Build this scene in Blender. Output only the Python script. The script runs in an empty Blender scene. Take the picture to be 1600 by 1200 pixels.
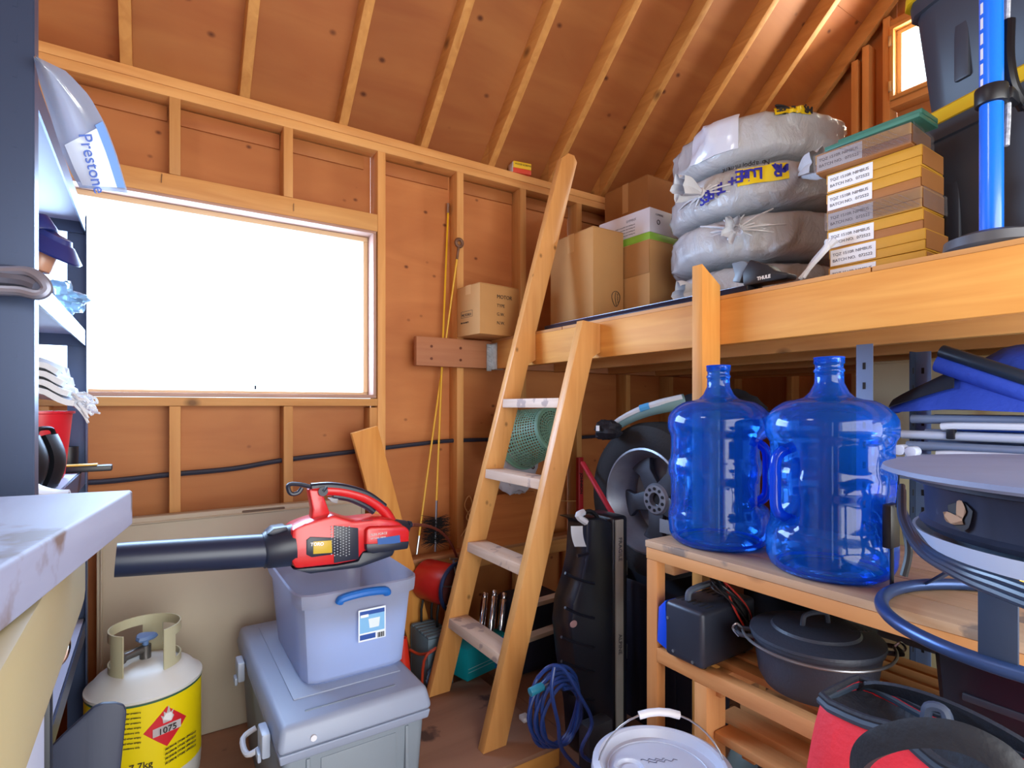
import bpy, bmesh, math, random
from mathutils import Vector, Matrix, noise, Euler
random.seed(7)
SC = bpy.context.scene
COL = SC.collection
PI = math.pi

# ------------------------------------------------------------------ camera
F_PX, YAW, HOR, CH = 860.0, 0.579, 634.0, 1.27
cam = bpy.data.cameras.new('camera'); cam.sensor_width = 36.0
cam.lens = 36.0 * F_PX / 1600.0
cam.shift_y = (HOR - 600.0) / 1600.0
cam.clip_start = 0.02
cam_o = bpy.data.objects.new('camera', cam); COL.objects.link(cam_o)
cam_o.location = (0, 0, CH); cam_o.rotation_euler = (PI / 2, 0, -YAW)
SC.camera = cam_o
# ------------------------------------------------------------------ world, lights, exposure
w = bpy.data.worlds.new('sky'); SC.world = w; w.use_nodes = True
bg = w.node_tree.nodes['Background']
bg.inputs[0].default_value = (0.72, 0.86, 1.0, 1); bg.inputs[1].default_value = 2.6

def area(name, loc, target, sx, sy, power, col):
    l = bpy.data.lights.new(name, 'AREA'); l.shape = 'RECTANGLE'; l.size = sx; l.size_y = sy
    l.energy = power; l.color = col
    o = bpy.data.objects.new(name, l); COL.objects.link(o); o.location = loc
    o.rotation_euler = (Vector(target) - Vector(loc)).to_track_quat('-Z', 'Y').to_euler()
    return o
area('window_daylight', (0.13, 2.80, 1.72), (0.35, 0.0, 1.35), 1.45, 0.80, 78, (0.50, 0.70, 1.0))
area('doorway_fill', (1.20, -1.25, 1.30), (1.3, 2.5, 1.40), 3.2, 1.9, 92, (1.0, 0.94, 0.84))  # added fill lamp outside an unseen doorway behind the camera
area('gable_daylight', (3.80, 1.16, 3.10), (1.0, 1.5, 3.6), 0.50, 0.42, 62, (1.0, 0.88, 0.66))
area('far_gable_fill', (-1.25, 1.0, 2.9), (3.0, 1.4, 2.2), 0.6, 0.5, 8, (1.0, 0.95, 0.88))  # added weak fill lamp at the unseen opposite gable
SC.view_settings.view_transform = 'Standard'
SC.view_settings.look = 'None'
SC.view_settings.exposure = 0.42
SC.view_settings.gamma = 1.0
SC.view_settings.use_curve_mapping = False
try:
    SC.cycles.max_bounces = 10; SC.cycles.transparent_max_bounces = 16; SC.cycles.diffuse_bounces = 5
    SC.cycles.sample_clamp_indirect = 6.0; SC.cycles.caustics_reflective = False; SC.cycles.caustics_refractive = False
except Exception:
    pass

# ------------------------------------------------------------------ a photographed point turned into a place in the room
CA, SA = math.cos(YAW), math.sin(YAW)
def at(u, v, X=None, Y=None, Z=None, d=None):
    r = (u - 800.0) / F_PX; z = -(v - HOR) / F_PX
    q = Vector((CA * r + SA, -SA * r + CA, z))
    if X is not None: k = X / q.x
    elif Y is not None: k = Y / q.y
    elif Z is not None: k = (Z - CH) / q.z
    else: k = d
    return q * k + Vector((0, 0, CH))

# ------------------------------------------------------------------ materials
def lin(h):
    if isinstance(h, str):
        h = h.lstrip('#'); c = [int(h[i:i + 2], 16) / 255 for i in (0, 2, 4)]
    else: c = h
    return tuple(((x + .055) / 1.055) ** 2.4 if x > .04045 else x / 12.92 for x in c) + (1,)
MATS = {}
def mat(name, col, rough=.5, metal=0., var=.0, vs=8., bump=0., bs=60., spec=.5, trans=0., emit=None, coat=0.):
    if name in MATS: return MATS[name]
    m = bpy.data.materials.new(name); m.use_nodes = True; nt = m.node_tree; N = nt.nodes; L = nt.links
    b = N['Principled BSDF']; c = lin(col)
    b.inputs['Base Color'].default_value = c; b.inputs['Roughness'].default_value = rough
    b.inputs['Metallic'].default_value = metal; b.inputs['Specular IOR Level'].default_value = spec
    b.inputs['Coat Weight'].default_value = coat
    if trans: b.inputs['Transmission Weight'].default_value = trans
    tc = N.new('ShaderNodeTexCoord')
    if var:
        n = N.new('ShaderNodeTexNoise'); n.inputs['Scale'].default_value = vs; n.inputs['Detail'].default_value = 4
        L.new(tc.outputs['Object'], n.inputs['Vector'])
        r = N.new('ShaderNodeValToRGB')
        r.color_ramp.elements[0].position = .3; r.color_ramp.elements[1].position = .72
        r.color_ramp.elements[0].color = tuple(x * (1 - var) for x in c[:3]) + (1,)
        r.color_ramp.elements[1].color = tuple(min(1, x * (1 + var)) for x in c[:3]) + (1,)
        L.new(n.outputs['Fac'], r.inputs[0]); L.new(r.outputs[0], b.inputs['Base Color'])
    if bump:
        n2 = N.new('ShaderNodeTexNoise'); n2.inputs['Scale'].default_value = bs; n2.inputs['Detail'].default_value = 3
        L.new(tc.outputs['Object'], n2.inputs['Vector'])
        bp = N.new('ShaderNodeBump'); bp.inputs['Strength'].default_value = bump; bp.inputs['Distance'].default_value = .01
        L.new(n2.outputs['Fac'], bp.inputs['Height']); L.new(bp.outputs[0], b.inputs['Normal'])
    if emit:
        b.inputs['Emission Color'].default_value = lin(emit[0]); b.inputs['Emission Strength'].default_value = emit[1]
    MATS[name] = m; return m

def wood(name, c1, c2, axis='z', knots=.5, rough=.6, kscale=5., grain=26., stretch=14., knotcol='3a1c0c', rnd=.18, patches=None):
    """grain stretched along one axis, with dark knots of its own"""
    if name in MATS: return MATS[name]
    m = bpy.data.materials.new(name); m.use_nodes = True; nt = m.node_tree; N = nt.nodes; L = nt.links
    b = N['Principled BSDF']; b.inputs['Roughness'].default_value = rough; b.inputs['Specular IOR Level'].default_value = .3
    tc = N.new('ShaderNodeTexCoord'); oi = N.new('ShaderNodeObjectInfo')
    off = N.new('ShaderNodeVectorMath'); off.operation = 'SCALE'; off.inputs[0].default_value = (13.1, 7.7, 5.3)
    L.new(oi.outputs['Random'], off.inputs['Scale'])
    ad = N.new('ShaderNodeVectorMath'); ad.operation = 'ADD'; L.new(tc.outputs['Object'], ad.inputs[0]); L.new(off.outputs[0], ad.inputs[1])
    mp = N.new('ShaderNodeMapping'); s = [1., 1., 1.]; i = 'xyz'.index(axis); s[i] = 1. / stretch
    mp.inputs['Scale'].default_value = s; L.new(ad.outputs[0], mp.inputs['Vector'])
    n = N.new('ShaderNodeTexNoise'); n.inputs['Scale'].default_value = grain; n.inputs['Detail'].default_value = 6
    n.inputs['Distortion'].default_value = .8
    L.new(mp.outputs[0], n.inputs['Vector'])
    big = N.new('ShaderNodeTexNoise'); big.inputs['Scale'].default_value = 1.6; big.inputs['Detail'].default_value = 3
    L.new(ad.outputs[0], big.inputs['Vector'])
    mx = N.new('ShaderNodeMath'); mx.operation = 'MULTIPLY_ADD'; mx.inputs[1].default_value = .55
    L.new(n.outputs['Fac'], mx.inputs[0])
    bm_ = N.new('ShaderNodeMath'); bm_.operation = 'MULTIPLY'; bm_.inputs[1].default_value = .45; L.new(big.outputs['Fac'], bm_.inputs[0])
    L.new(bm_.outputs[0], mx.inputs[2])
    r = N.new('ShaderNodeValToRGB'); r.color_ramp.elements[0].position = .33; r.color_ramp.elements[1].position = .66
    r.color_ramp.elements[0].color = lin(c1); r.color_ramp.elements[1].color = lin(c2)
    L.new(mx.outputs[0], r.inputs[0])
    # knots
    mk = N.new('ShaderNodeMapping'); s2 = [1., 1., 1.]; s2[i] = .75; mk.inputs['Scale'].default_value = s2
    L.new(ad.outputs[0], mk.inputs['Vector'])
    vo = N.new('ShaderNodeTexVoronoi'); vo.inputs['Scale'].default_value = kscale; vo.inputs['Randomness'].default_value = 1.
    L.new(mk.outputs[0], vo.inputs['Vector'])
    kr = N.new('ShaderNodeValToRGB'); kr.color_ramp.elements[0].position = .04; kr.color_ramp.elements[1].position = .12
    kr.color_ramp.elements[0].color = (1, 1, 1, 1); kr.color_ramp.elements[1].color = (0, 0, 0, 1)
    L.new(vo.outputs['Distance'], kr.inputs[0])
    km = N.new('ShaderNodeMath'); km.operation = 'MULTIPLY'; km.inputs[1].default_value = knots; L.new(kr.outputs[0], km.inputs[0])
    mc = N.new('ShaderNodeMixRGB'); mc.inputs[2].default_value = lin(knotcol)
    L.new(km.outputs[0], mc.inputs[0]); L.new(r.outputs[0], mc.inputs[1])
    last = mc.outputs[0]
    if patches:
        pn = N.new('ShaderNodeTexNoise'); pn.inputs['Scale'].default_value = patches[1]; pn.inputs['Detail'].default_value = 5
        L.new(ad.outputs[0], pn.inputs['Vector'])
        pr_ = N.new('ShaderNodeValToRGB'); pr_.color_ramp.elements[0].position = patches[2]; pr_.color_ramp.elements[1].position = patches[2] + .05
        pr_.color_ramp.elements[0].color = (0, 0, 0, 1); pr_.color_ramp.elements[1].color = (1, 1, 1, 1)
        L.new(pn.outputs['Fac'], pr_.inputs[0])
        m2 = N.new('ShaderNodeMixRGB'); m2.inputs[2].default_value = lin(patches[0])
        L.new(pr_.outputs[0], m2.inputs[0]); L.new(last, m2.inputs[1]); last = m2.outputs[0]
    # piece to piece brightness
    hv = N.new('ShaderNodeHueSaturation'); mr = N.new('ShaderNodeMapRange')
    mr.inputs['To Min'].default_value = 1 - rnd; mr.inputs['To Max'].default_value = 1 + rnd
    L.new(oi.outputs['Random'], mr.inputs['Value']); L.new(mr.outputs[0], hv.inputs['Value']); L.new(last, hv.inputs['Color'])
    L.new(hv.outputs[0], b.inputs['Base Color'])
    bp = N.new('ShaderNodeBump'); bp.inputs['Strength'].default_value = .12; bp.inputs['Distance'].default_value = .004
    L.new(n.outputs['Fac'], bp.inputs['Height']); L.new(bp.outputs[0], b.inputs['Normal'])
    MATS[name] = m; return m

def clear(name, col, see, rough=.12, body=None, translucent=.5, gloss=.25):
    """thin plastic: part see-through tint, part milky body, glossy skin"""
    if name in MATS: return MATS[name]
    m = bpy.data.materials.new(name); m.use_nodes = True; nt = m.node_tree; N = nt.nodes; L = nt.links
    for n in list(N):
        if n.type != 'OUTPUT_MATERIAL': N.remove(n)
    out = [n for n in N if n.type == 'OUTPUT_MATERIAL'][0]
    tr = N.new('ShaderNodeBsdfTransparent'); tr.inputs[0].default_value = lin(col)
    di = N.new('ShaderNodeBsdfDiffuse'); di.inputs[0].default_value = lin(body or col)
    tl = N.new('ShaderNodeBsdfTranslucent'); tl.inputs[0].default_value = lin(body or col)
    gl = N.new('ShaderNodeBsdfGlossy'); gl.inputs['Roughness'].default_value = rough
    m1 = N.new('ShaderNodeMixShader'); m1.inputs[0].default_value = translucent; L.new(di.outputs[0], m1.inputs[1]); L.new(tl.outputs[0], m1.inputs[2])
    m2 = N.new('ShaderNodeMixShader'); m2.inputs[0].default_value = see; L.new(m1.outputs[0], m2.inputs[1]); L.new(tr.outputs[0], m2.inputs[2])
    lw = N.new('ShaderNodeLayerWeight'); lw.inputs[0].default_value = .35
    mm = N.new('ShaderNodeMath'); mm.operation = 'MULTIPLY'; mm.inputs[1].default_value = gloss * 2; mm.use_clamp = True
    L.new(lw.outputs['Fresnel'], mm.inputs[0])
    m3 = N.new('ShaderNodeMixShader'); L.new(mm.outputs[0], m3.inputs[0]); L.new(m2.outputs[0], m3.inputs[1]); L.new(gl.outputs[0], m3.inputs[2])
    L.new(m3.outputs[0], out.inputs[0])
    MATS[name] = m; return m

def lumber(ax): return wood('lumber_' + ax, 'ba8048', 'd4a062', ax, .7, kscale=4.5)
def bright(ax): return wood('pine_' + ax, 'c07c36', 'dca052', ax, .7, kscale=4., rnd=.06)
def dirty(ax): return wood('worn_wood_' + ax, 'b58a60', 'cfa67c', ax, .6, kscale=4., patches=('9c8f86', 9., .56))
PLY = wood('plywood', 'a66236', 'c2804a', 'x', .9, kscale=11., grain=7., stretch=5., rnd=.08, knotcol='5a2c18')
PLYR = wood('roof_plywood', '9a5830', 'b47642', 'x', .85, kscale=8., grain=6., stretch=5., rnd=.08, knotcol='4a2010')
FLOORM = wood('floor_plywood', '8a6450', 'a88068', 'x', .4, kscale=3., grain=7., stretch=6., rnd=.04, patches=('54403a', 5., .63))
BLACK = mat('black_plastic', '14161c', .42, var=.15)
BLACKM = mat('black_metal', '17181d', .35, .4)
RUBBER = mat('rubber', '24262b', .75, bump=.15, bs=90)
STEEL = mat('steel', 'b8bcc2', .3, 1.)
CHROME = mat('chrome', 'e0e2e6', .12, 1.)
WHITEP = mat('white_plastic', 'd9dde6', .4)
CARD = mat('cardboard', 'b88a54', .8, var=.08, vs=5)
CARD2 = mat('cardboard_dark', 'a0703e', .8, var=.1, vs=5)
INK = mat('black_ink', '1c1a1c', .7)
INKB = mat('navy_ink', '1a1c70', .6)
WHITEL = mat('white_label', 'e4e4e6', .6)
YEL = mat('yellow_print', 'e6c81e', .5)

# ------------------------------------------------------------------ geometry
class G:
    def __init__(s): s.bm = bmesh.new()
    def add(s, tmp, M=None):
        if M is not None: bmesh.ops.transform(tmp, matrix=M, verts=tmp.verts)
        me = bpy.data.meshes.new('t'); tmp.to_mesh(me); s.bm.from_mesh(me); bpy.data.meshes.remove(me); tmp.free()
        return s
    def box(s, x0, x1, y0, y1, z0, z1, bev=0., M=None, seg=2):
        t = bmesh.new(); bmesh.ops.create_cube(t, size=1)
        for v in t.verts: v.co = Vector(((x0 + x1) / 2 + v.co.x * (x1 - x0), (y0 + y1) / 2 + v.co.y * (y1 - y0), (z0 + z1) / 2 + v.co.z * (z1 - z0)))
        if bev: bmesh.ops.bevel(t, geom=t.edges[:], offset=min(bev, .45 * min(abs(x1 - x0), abs(y1 - y0), abs(z1 - z0))), segments=seg, affect='EDGES', profile=.5)
        return s.add(t, M)
    def hexa(s, p, bev=0.):
        """eight corners: bottom four then top four, both turning the same way"""
        t = bmesh.new(); v = [t.verts.new(q) for q in p]
        for f in ((3, 2, 1, 0), (4, 5, 6, 7), (0, 1, 5, 4), (1, 2, 6, 5), (2, 3, 7, 6), (3, 0, 4, 7)): t.faces.new([v[i] for i in f])
        bmesh.ops.recalc_face_normals(t, faces=t.faces[:])
        if bev: bmesh.ops.bevel(t, geom=t.edges[:], offset=bev, segments=3, affect='EDGES', profile=.5)
        return s.add(t)
    def bar(s, p0, p1, wd, th, up=(0, 0, 1), bev=0.):
        """board from p0 to p1, wd wide across, th thick along up"""
        p0, p1 = Vector(p0), Vector(p1); z = (p1 - p0); L = z.length; z.normalize()
        x = Vector(up).cross(z).normalized(); y = z.cross(x)
        M = Matrix((x.to_4d(), y.to_4d(), z.to_4d(), (0, 0, 0, 1))).transposed(); M.col[3] = p0.to_4d()
        for i in range(3): M[3][i] = 0
        return s.box(-wd / 2, wd / 2, -th / 2, th / 2, 0, L, bev, M)
    def cyl(s, p0, p1, r0, r1=None, n=24, bev=0.):
        r1 = r0 if r1 is None else r1; p0, p1 = Vector(p0), Vector(p1); z = p1 - p0; L = z.length
        t = bmesh.new(); bmesh.ops.create_cone(t, cap_ends=True, segments=n, radius1=r0, radius2=r1, depth=L)
        if bev:
            ed = [e for e in t.edges if abs(e.verts[0].co.z - e.verts[1].co.z) < 1e-6]
            bmesh.ops.bevel(t, geom=ed, offset=bev, segments=2, affect='EDGES', profile=.5)
        M = Matrix.Translation((p0 + p1) / 2) @ z.to_track_quat('Z', 'Y').to_matrix().to_4x4()
        return s.add(t, M)
    def tube(s, pts, r, n=8, closed=False, sm=0, rr=None):
        P_ = [Vector(p) for p in pts]
        if sm: P_ = spline(P_, sm, closed)
        t = bmesh.new(); m = len(P_); rings = []; prev = None
        for i, p in enumerate(P_):
            if closed: d = P_[(i + 1) % m] - P_[i - 1]
            else: d = P_[min(i + 1, m - 1)] - P_[max(i - 1, 0)]
            d.normalize()
            if prev is None: a = d.orthogonal().normalized()
            else:
                a = prev - d * prev.dot(d)
                a = a.normalized() if a.length > 1e-6 else d.orthogonal().normalized()
            prev = a; b = d.cross(a); q = r if rr is None else rr(i / (m - 1)) * r
            rings.append([t.verts.new(p + (a * math.cos(2 * PI * k / n) + b * math.sin(2 * PI * k / n)) * q) for k in range(n)])
        for i in range(m if closed else m - 1):
            A, B = rings[i], rings[(i + 1) % m]
            for k in range(n): t.faces.new((A[k], A[(k + 1) % n], B[(k + 1) % n], B[k]))
        if not closed: t.faces.new(rings[0][::-1]); t.faces.new(rings[-1])
        bmesh.ops.recalc_face_normals(t, faces=t.faces[:])
        return s.add(t)
    def lathe(s, prof, n=40, M=None, f=None, cap=True):
        """profile of (radius, height) turned round z; f(angle, r, z) may bend it"""
        t = bmesh.new(); R = []
        for r, z in prof:
            if r < 1e-5: R.append([t.verts.new((0, 0, z))])
            else:
                ring = []
                for k in range(n):
                    a = 2 * PI * k / n; q = Vector((r * math.cos(a), r * math.sin(a), z))
                    if f: q = f(a, r, z)
                    ring.append(t.verts.new(q))
                R.append(ring)
        for A, B in zip(R, R[1:]):
            for k in range(n):
                k2 = (k + 1) % n
                if len(A) == 1 and len(B) == 1: continue
                if len(A) == 1: t.faces.new((A[0], B[k2], B[k]))
                elif len(B) == 1: t.faces.new((A[k], A[k2], B[0]))
                else: t.faces.new((A[k], A[k2], B[k2], B[k]))
        bmesh.ops.recalc_face_normals(t, faces=t.faces[:])
        return s.add(t, M)
    def prism(s, poly, a, b, plane='xz', bev=0., M=None):
        """polygon in a plane, extruded from a to b along the remaining axis"""
        t = bmesh.new()
        def mk(p, h):
            x, y = p
            return {'xz': (x, h, y), 'yz': (h, x, y), 'xy': (x, y, h)}[plane]
        A = [t.verts.new(mk(p, a)) for p in poly]; B = [t.verts.new(mk(p, b)) for p in poly]
        fa = t.faces.new(A); fb = t.faces.new(B[::-1]); k = len(poly)
        for i in range(k): t.faces.new((A[i], B[i], B[(i + 1) % k], A[(i + 1) % k]))
        bmesh.ops.recalc_face_normals(t, faces=t.faces[:])
        if bev: bmesh.ops.bevel(t, geom=t.edges[:], offset=bev, segments=2, affect='EDGES', profile=.5)
        return s.add(t, M)
    def grid(s, fn, nu, nv, thick=0., closed_u=False):
        t = bmesh.new(); V = [[t.verts.new(fn(i / nu, j / nv)) for j in range(nv + 1)] for i in range(nu + (0 if closed_u else 1))]
        m = len(V)
        for i in range(nu):
            A, B = V[i], V[(i + 1) % m]
            for j in range(nv): t.faces.new((A[j], B[j], B[j + 1], A[j + 1]))
        if thick:
            bmesh.ops.recalc_face_normals(t, faces=t.faces[:])
            bmesh.ops.solidify(t, geom=t.faces[:], thickness=thick)
        return s.add(t)
    def torus(s, c, R, r, axis=(0, 0, 1), n=40, m=10, a0=0, a1=2 * PI):
        ax = Vector(axis).normalized(); u = ax.orthogonal().normalized(); v = ax.cross(u); c = Vector(c)
        full = abs(a1 - a0 - 2 * PI) < 1e-4
        k = n if full else n + 1
        return s.tube([c + (u * math.cos(a0 + (a1 - a0) * i / n) + v * math.sin(a0 + (a1 - a0) * i / n)) * R for i in range(k)], r, m, closed=full)

def spline(P_, k, closed=False):
    out = []; m = len(P_)
    def g(i): return P_[i % m] if closed else P_[max(0, min(m - 1, i))]
    for i in range(m if closed else m - 1):
        a, b, c, d = g(i - 1), g(i), g(i + 1), g(i + 2)
        for j in range(k):
            t = j / k
            out.append(.5 * ((2 * b) + (c - a) * t + (2 * a - 5 * b + 4 * c - d) * t * t + (3 * b - a - 3 * c + d) * t ** 3))
    if not closed: out.append(P_[-1])
    return out

WM = {}
def thing(name, label, cat, loc=(0, 0, 0), rot=(0, 0, 0), group=None):
    o = bpy.data.objects.new(name, None); COL.objects.link(o); o.empty_display_size = .05
    o.location = loc; o.rotation_euler = rot; o['label'] = label; o['category'] = cat
    if group: o['group'] = group
    WM[o.name] = Matrix.Translation(Vector(loc)) @ Euler(rot).to_matrix().to_4x4()
    return o
def part(name, g, m, parent=None, label=None, world=False, sharp=35, kind=None):
    """links one mesh; world=True means the shape was written in room coordinates"""
    me = bpy.data.meshes.new(name)
    if world and parent is not None: bmesh.ops.transform(g.bm, matrix=WM[parent.name].inverted(), verts=g.bm.verts)
    g.bm.to_mesh(me); g.bm.free()
    me.polygons.foreach_set('use_smooth', [True] * len(me.polygons)); me.set_sharp_from_angle(angle=math.radians(sharp))
    me.materials.append(m)
    o = bpy.data.objects.new(name, me); COL.objects.link(o)
    if parent is not None: o.parent = parent; WM[o.name] = WM[parent.name]
    else: WM[o.name] = Matrix.Identity(4)
    if label: o['label'] = label
    if kind: o['kind'] = kind
    return o
def share(o, parent, M):
    """another piece with the same mesh, placed by M inside its parent"""
    c = o.copy(); COL.objects.link(c); c.parent = parent; c.matrix_local = M; WM[c.name] = WM[parent.name] if parent else M
    return c
def single(name, g, m, label, cat, group=None, origin=None):
    """a thing that is one mesh; written in room coordinates"""
    if origin is None:
        c = [v.co for v in g.bm.verts]; origin = Vector((sum(v.x for v in c) / len(c), sum(v.y for v in c) / len(c), min(v.z for v in c)))
    bmesh.ops.translate(g.bm, vec=-Vector(origin), verts=g.bm.verts)
    o = part(name, g, m); o.location = origin; WM[o.name] = Matrix.Translation(origin); o['label'] = label; o['category'] = cat
    if group: o['group'] = group
    return o
def dup(o, loc, rot=None, label=None):
    def cp(a, par):
        c = a.copy(); COL.objects.link(c)
        if par: c.parent = par
        for ch in a.children: cp(ch, c)
        return c
    r = cp(o, None); r.location = loc
    if rot is not None: r.rotation_euler = rot
    if label: r['label'] = label
    WM[r.name] = Matrix.Translation(Vector(loc)) @ r.rotation_euler.to_matrix().to_4x4()
    return r
def text(body, size, m, parent, origin, xdir, up, name='lettering', ext=.0006, align='LEFT', bold=0., local=False, xs=1.):
    c = bpy.data.curves.new(name, 'FONT'); c.body = body; c.size = size; c.extrude = ext; c.align_x = align; c.offset = bold
    c.resolution_u = 3
    x = Vector(xdir).normalized(); y = Vector(up); y = (y - x * y.dot(x)).normalized(); z = x.cross(y)
    M = Matrix((x.to_4d() , y.to_4d(), z.to_4d(), (0, 0, 0, 1))).transposed()
    for i in range(3): M[3][i] = 0
    o0 = Vector(origin); M[0][3], M[1][3], M[2][3] = o0; M[3][3] = 1
    M = M @ Matrix.Diagonal((xs, 1, 1, 1))
    me = None
    t = bpy.data.objects.new('t', c)
    me = bpy.data.meshes.new_from_object(t); bpy.data.objects.remove(t)
    if not local: M = WM[parent.name].inverted() @ M
    me.transform(M); me.materials.clear(); me.materials.append(m)
    o = bpy.data.objects.new(name, me); COL.objects.link(o); o.parent = parent; WM[o.name] = WM[parent.name]
    return o
def struct(name, g, m, parent=None, kind=True):
    o = part(name, g, m, parent, world=parent is not None)
    if parent is None: o['kind'] = 'structure'
    return o
def sempty(name):
    o = bpy.data.objects.new(name, None); COL.objects.link(o); o['kind'] = 'structure'; WM[o.name] = Matrix.Identity(4); return o
def B(*a, **k): return G().box(*a, **k)
# ================================================================== THE SETTING
YW, XG, XL, YF = 2.50, 3.48, -1.0, -0.85      # inner stud faces of the walls
TP = 2.54; SL = .92; RY = .95; RZ = TP + SL * (YW - RY)   # plate top, roof slope, ridge
fl = sempty('floor')
for i, (x0, x1) in enumerate(((-1.1, .118), (.122, 1.338), (1.342, 2.558), (2.562, 3.6))):
    for y0, y1 in ((-.95, 1.448), (1.452, 2.6)):
        part('plywood_sheet', B(x0, x1, y0, y1, -.0185, -.0006), FLOORM, fl, world=True)
part('subfloor', B(-1.1, 3.6, -.95, 2.6, -.06, -.0190), lumber('x'), fl, world=True)

wb = sempty('wall_back')
WX0, WX1, WZ0, WZ1 = -.64, .875, 1.306, 2.083
for x0, x1, z0, z1 in ((-1.1, -.645, 0, 2.70), (-.64, .878, 0, 1.29), (-.64, .878, 2.09, 2.70), (.882, 2.088, 0, 2.70), (2.092, 3.6, 0, 2.70)):
    part('sheathing_panel', B(x0, x1, YW + .089, YW + .10, z0, z1), PLY, wb, world=True)
lz = lumber('z'); lx = lumber('x'); ly = lumber('y')
for x in (1.300, 1.69, 2.09, 2.49, 2.89, 3.29, 3.45, .884, -.68, -.99): part('stud', B(x, x + .038, YW, YW + .089, .038, TP - .076, .002), lz, wb, world=True)
for x in (.846, -.642): part('stud', B(x, x + .0375, YW + .002, YW + .089, .038, 1.30 if x < 0 else 1.262, .002), lz, wb, world=True)
for x in (.055, .47, -.34):
    part('stud', B(x, x + .038, YW, YW + .089, .038, 1.268, .002), lz, wb, world=True)
    part('stud', B(x, x + .038, YW, YW + .089, 2.166, TP - .076, .002), lz, wb, world=True)
part('top_plate', B(-1.0, 3.48, YW - .002, YW + .089, TP - .038, TP, .002), lx, wb, world=True)
part('top_plate', B(-1.0, 3.48, YW, YW + .089, TP - .0765, TP - .0385, .002), lx, wb, world=True)
part('bottom_plate', B(-1.0, 3.48, YW, YW + .089, 0, .037, .002), lx, wb, world=True)
part('header', B(-.64, .883, YW + .0, YW + .089, 2.085, 2.165, .002), lx, wb, world=True)
part('rough_sill', B(-.64, .883, YW, YW + .089, 1.269, 1.303, .002), lx, wb, world=True)
part('plate_shade_strip', B(-.30, .05, YW + .078, YW + .0885, 2.40, 2.455, .002), PLYR, wb, world=True)  # thin strips in darker plywood stand in for the shadow band below the plate
for x0, x1 in ((.095, .468), (.51, .842), (.924, 1.288), (1.33, 1.688), (1.73, 2.088), (2.13, 2.488)):
    part('plate_shade_strip', B(x0, x1, YW + .078, YW + .0885, 2.395, 2.46, .002), PLYR, wb, world=True)
for x in (.065, .475, .61):   # roofing nails that come through
    u = at(250 + x * 330, 262, Y=YW + .08)
for (u, v) in ((253, 272), (459, 318)):
    p = at(u, v, Y=YW - .004); part('bent_nail', G().cyl(p, p + Vector((-.002, -.008, -.035)), .0016, n=6), STEEL, wb, world=True)

wn = sempty('window_1')
FR = mat('window_frame', 'b08a78', .5, var=.08); FR2 = mat('window_bead', 'd8b890', .5)
y0, y1 = YW - .004, YW + .125
part('window_frame', B(WX0, WX1, y0, y1, WZ1 - .012, WZ1, .001), FR, wn, world=True)
part('window_frame', B(WX0, WX1, y0, y1, WZ0, WZ0 + .014, .001), FR, wn, world=True)
part('window_frame', B(WX0, WX0 + .014, y0, y1, WZ0 + .0145, WZ1 - .0125, .001), FR, wn, world=True)
part('window_frame', B(WX1 - .014, WX1, y0, y1, WZ0 + .0145, WZ1 - .0125, .001), FR, wn, world=True)
a, b_, c, d_ = WX0 + .015, WX1 - .015, WZ0 + .015, WZ1 - .013
ya, yb = YW + .07, YW + .11
for (p, q, r, s) in ((a, b_, d_ - .022, d_), (a, b_, c, c + .012), (a, a + .022, c + .0125, d_ - .0225), (b_ - .022, b_, c + .0125, d_ - .0225)):
    part('glass_stop', B(p, q, ya, yb, r, s, .002), FR2, wn, world=True)
GLASS = clear('window_glass', 'f4f8fc', .97, .03, gloss=.06)
part('window_pane', B(a + .01, b_ - .01, YW + .088, YW + .092, c + .01, d_ - .01), GLASS, wn, world=True)
p = at(399, 606, Y=YW + .05); part('sill_latch', G().cyl(p + Vector((0, 0, -.006)), p + Vector((0, 0, .01)), .004, n=8), BLACKM, wn, world=True)

# roof --------------------------------------------------------------
ce = sempty('ceiling')
dv = .089 / math.cos(math.atan(SL))
def zr(y): return TP + SL * (YW - y)
xs = [XL - .1, -.101, .30 + .409, 1.495, 2.28, 3.06, XG + .1]
for k, (x0, x1) in enumerate(zip(xs, xs[1:])):
    for (ya, yb) in ((YW + .10, 1.58), (1.578, RY)):
        x0_, x1_ = x0 + .001, x1 - .001
        g = G().hexa([(x0_, ya, zr(ya) + dv), (x1_, ya, zr(ya) + dv), (x1_, yb, zr(yb) + dv), (x0_, yb, zr(yb) + dv),
                      (x0_, ya, zr(ya) + dv + .015), (x1_, ya, zr(ya) + dv + .015), (x1_, yb, zr(yb) + dv + .015), (x0_, yb, zr(yb) + dv + .015)])
        part('roof_panel', g, PLYR, ce, world=True)
    ym = 2 * RY - YW - .25
    def z2(y): return TP + SL * (y - (2 * RY - YW))
    g = G().hexa([(x0 + .001, RY, z2(RY) + dv), (x1 - .001, RY, z2(RY) + dv), (x1 - .001, ym, z2(ym) + dv), (x0 + .001, ym, z2(ym) + dv),
                  (x0 + .001, RY, z2(RY) + dv + .015), (x1 - .001, RY, z2(RY) + dv + .015), (x1 - .001, ym, z2(ym) + dv + .015), (x0 + .001, ym, z2(ym) + dv + .015)])
    part('roof_panel', g, PLYR, ce, world=True)
RAFT = wood('rafter_wood', 'b47a40', 'd49c58', 'y', .7, kscale=4., rnd=.08)
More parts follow.
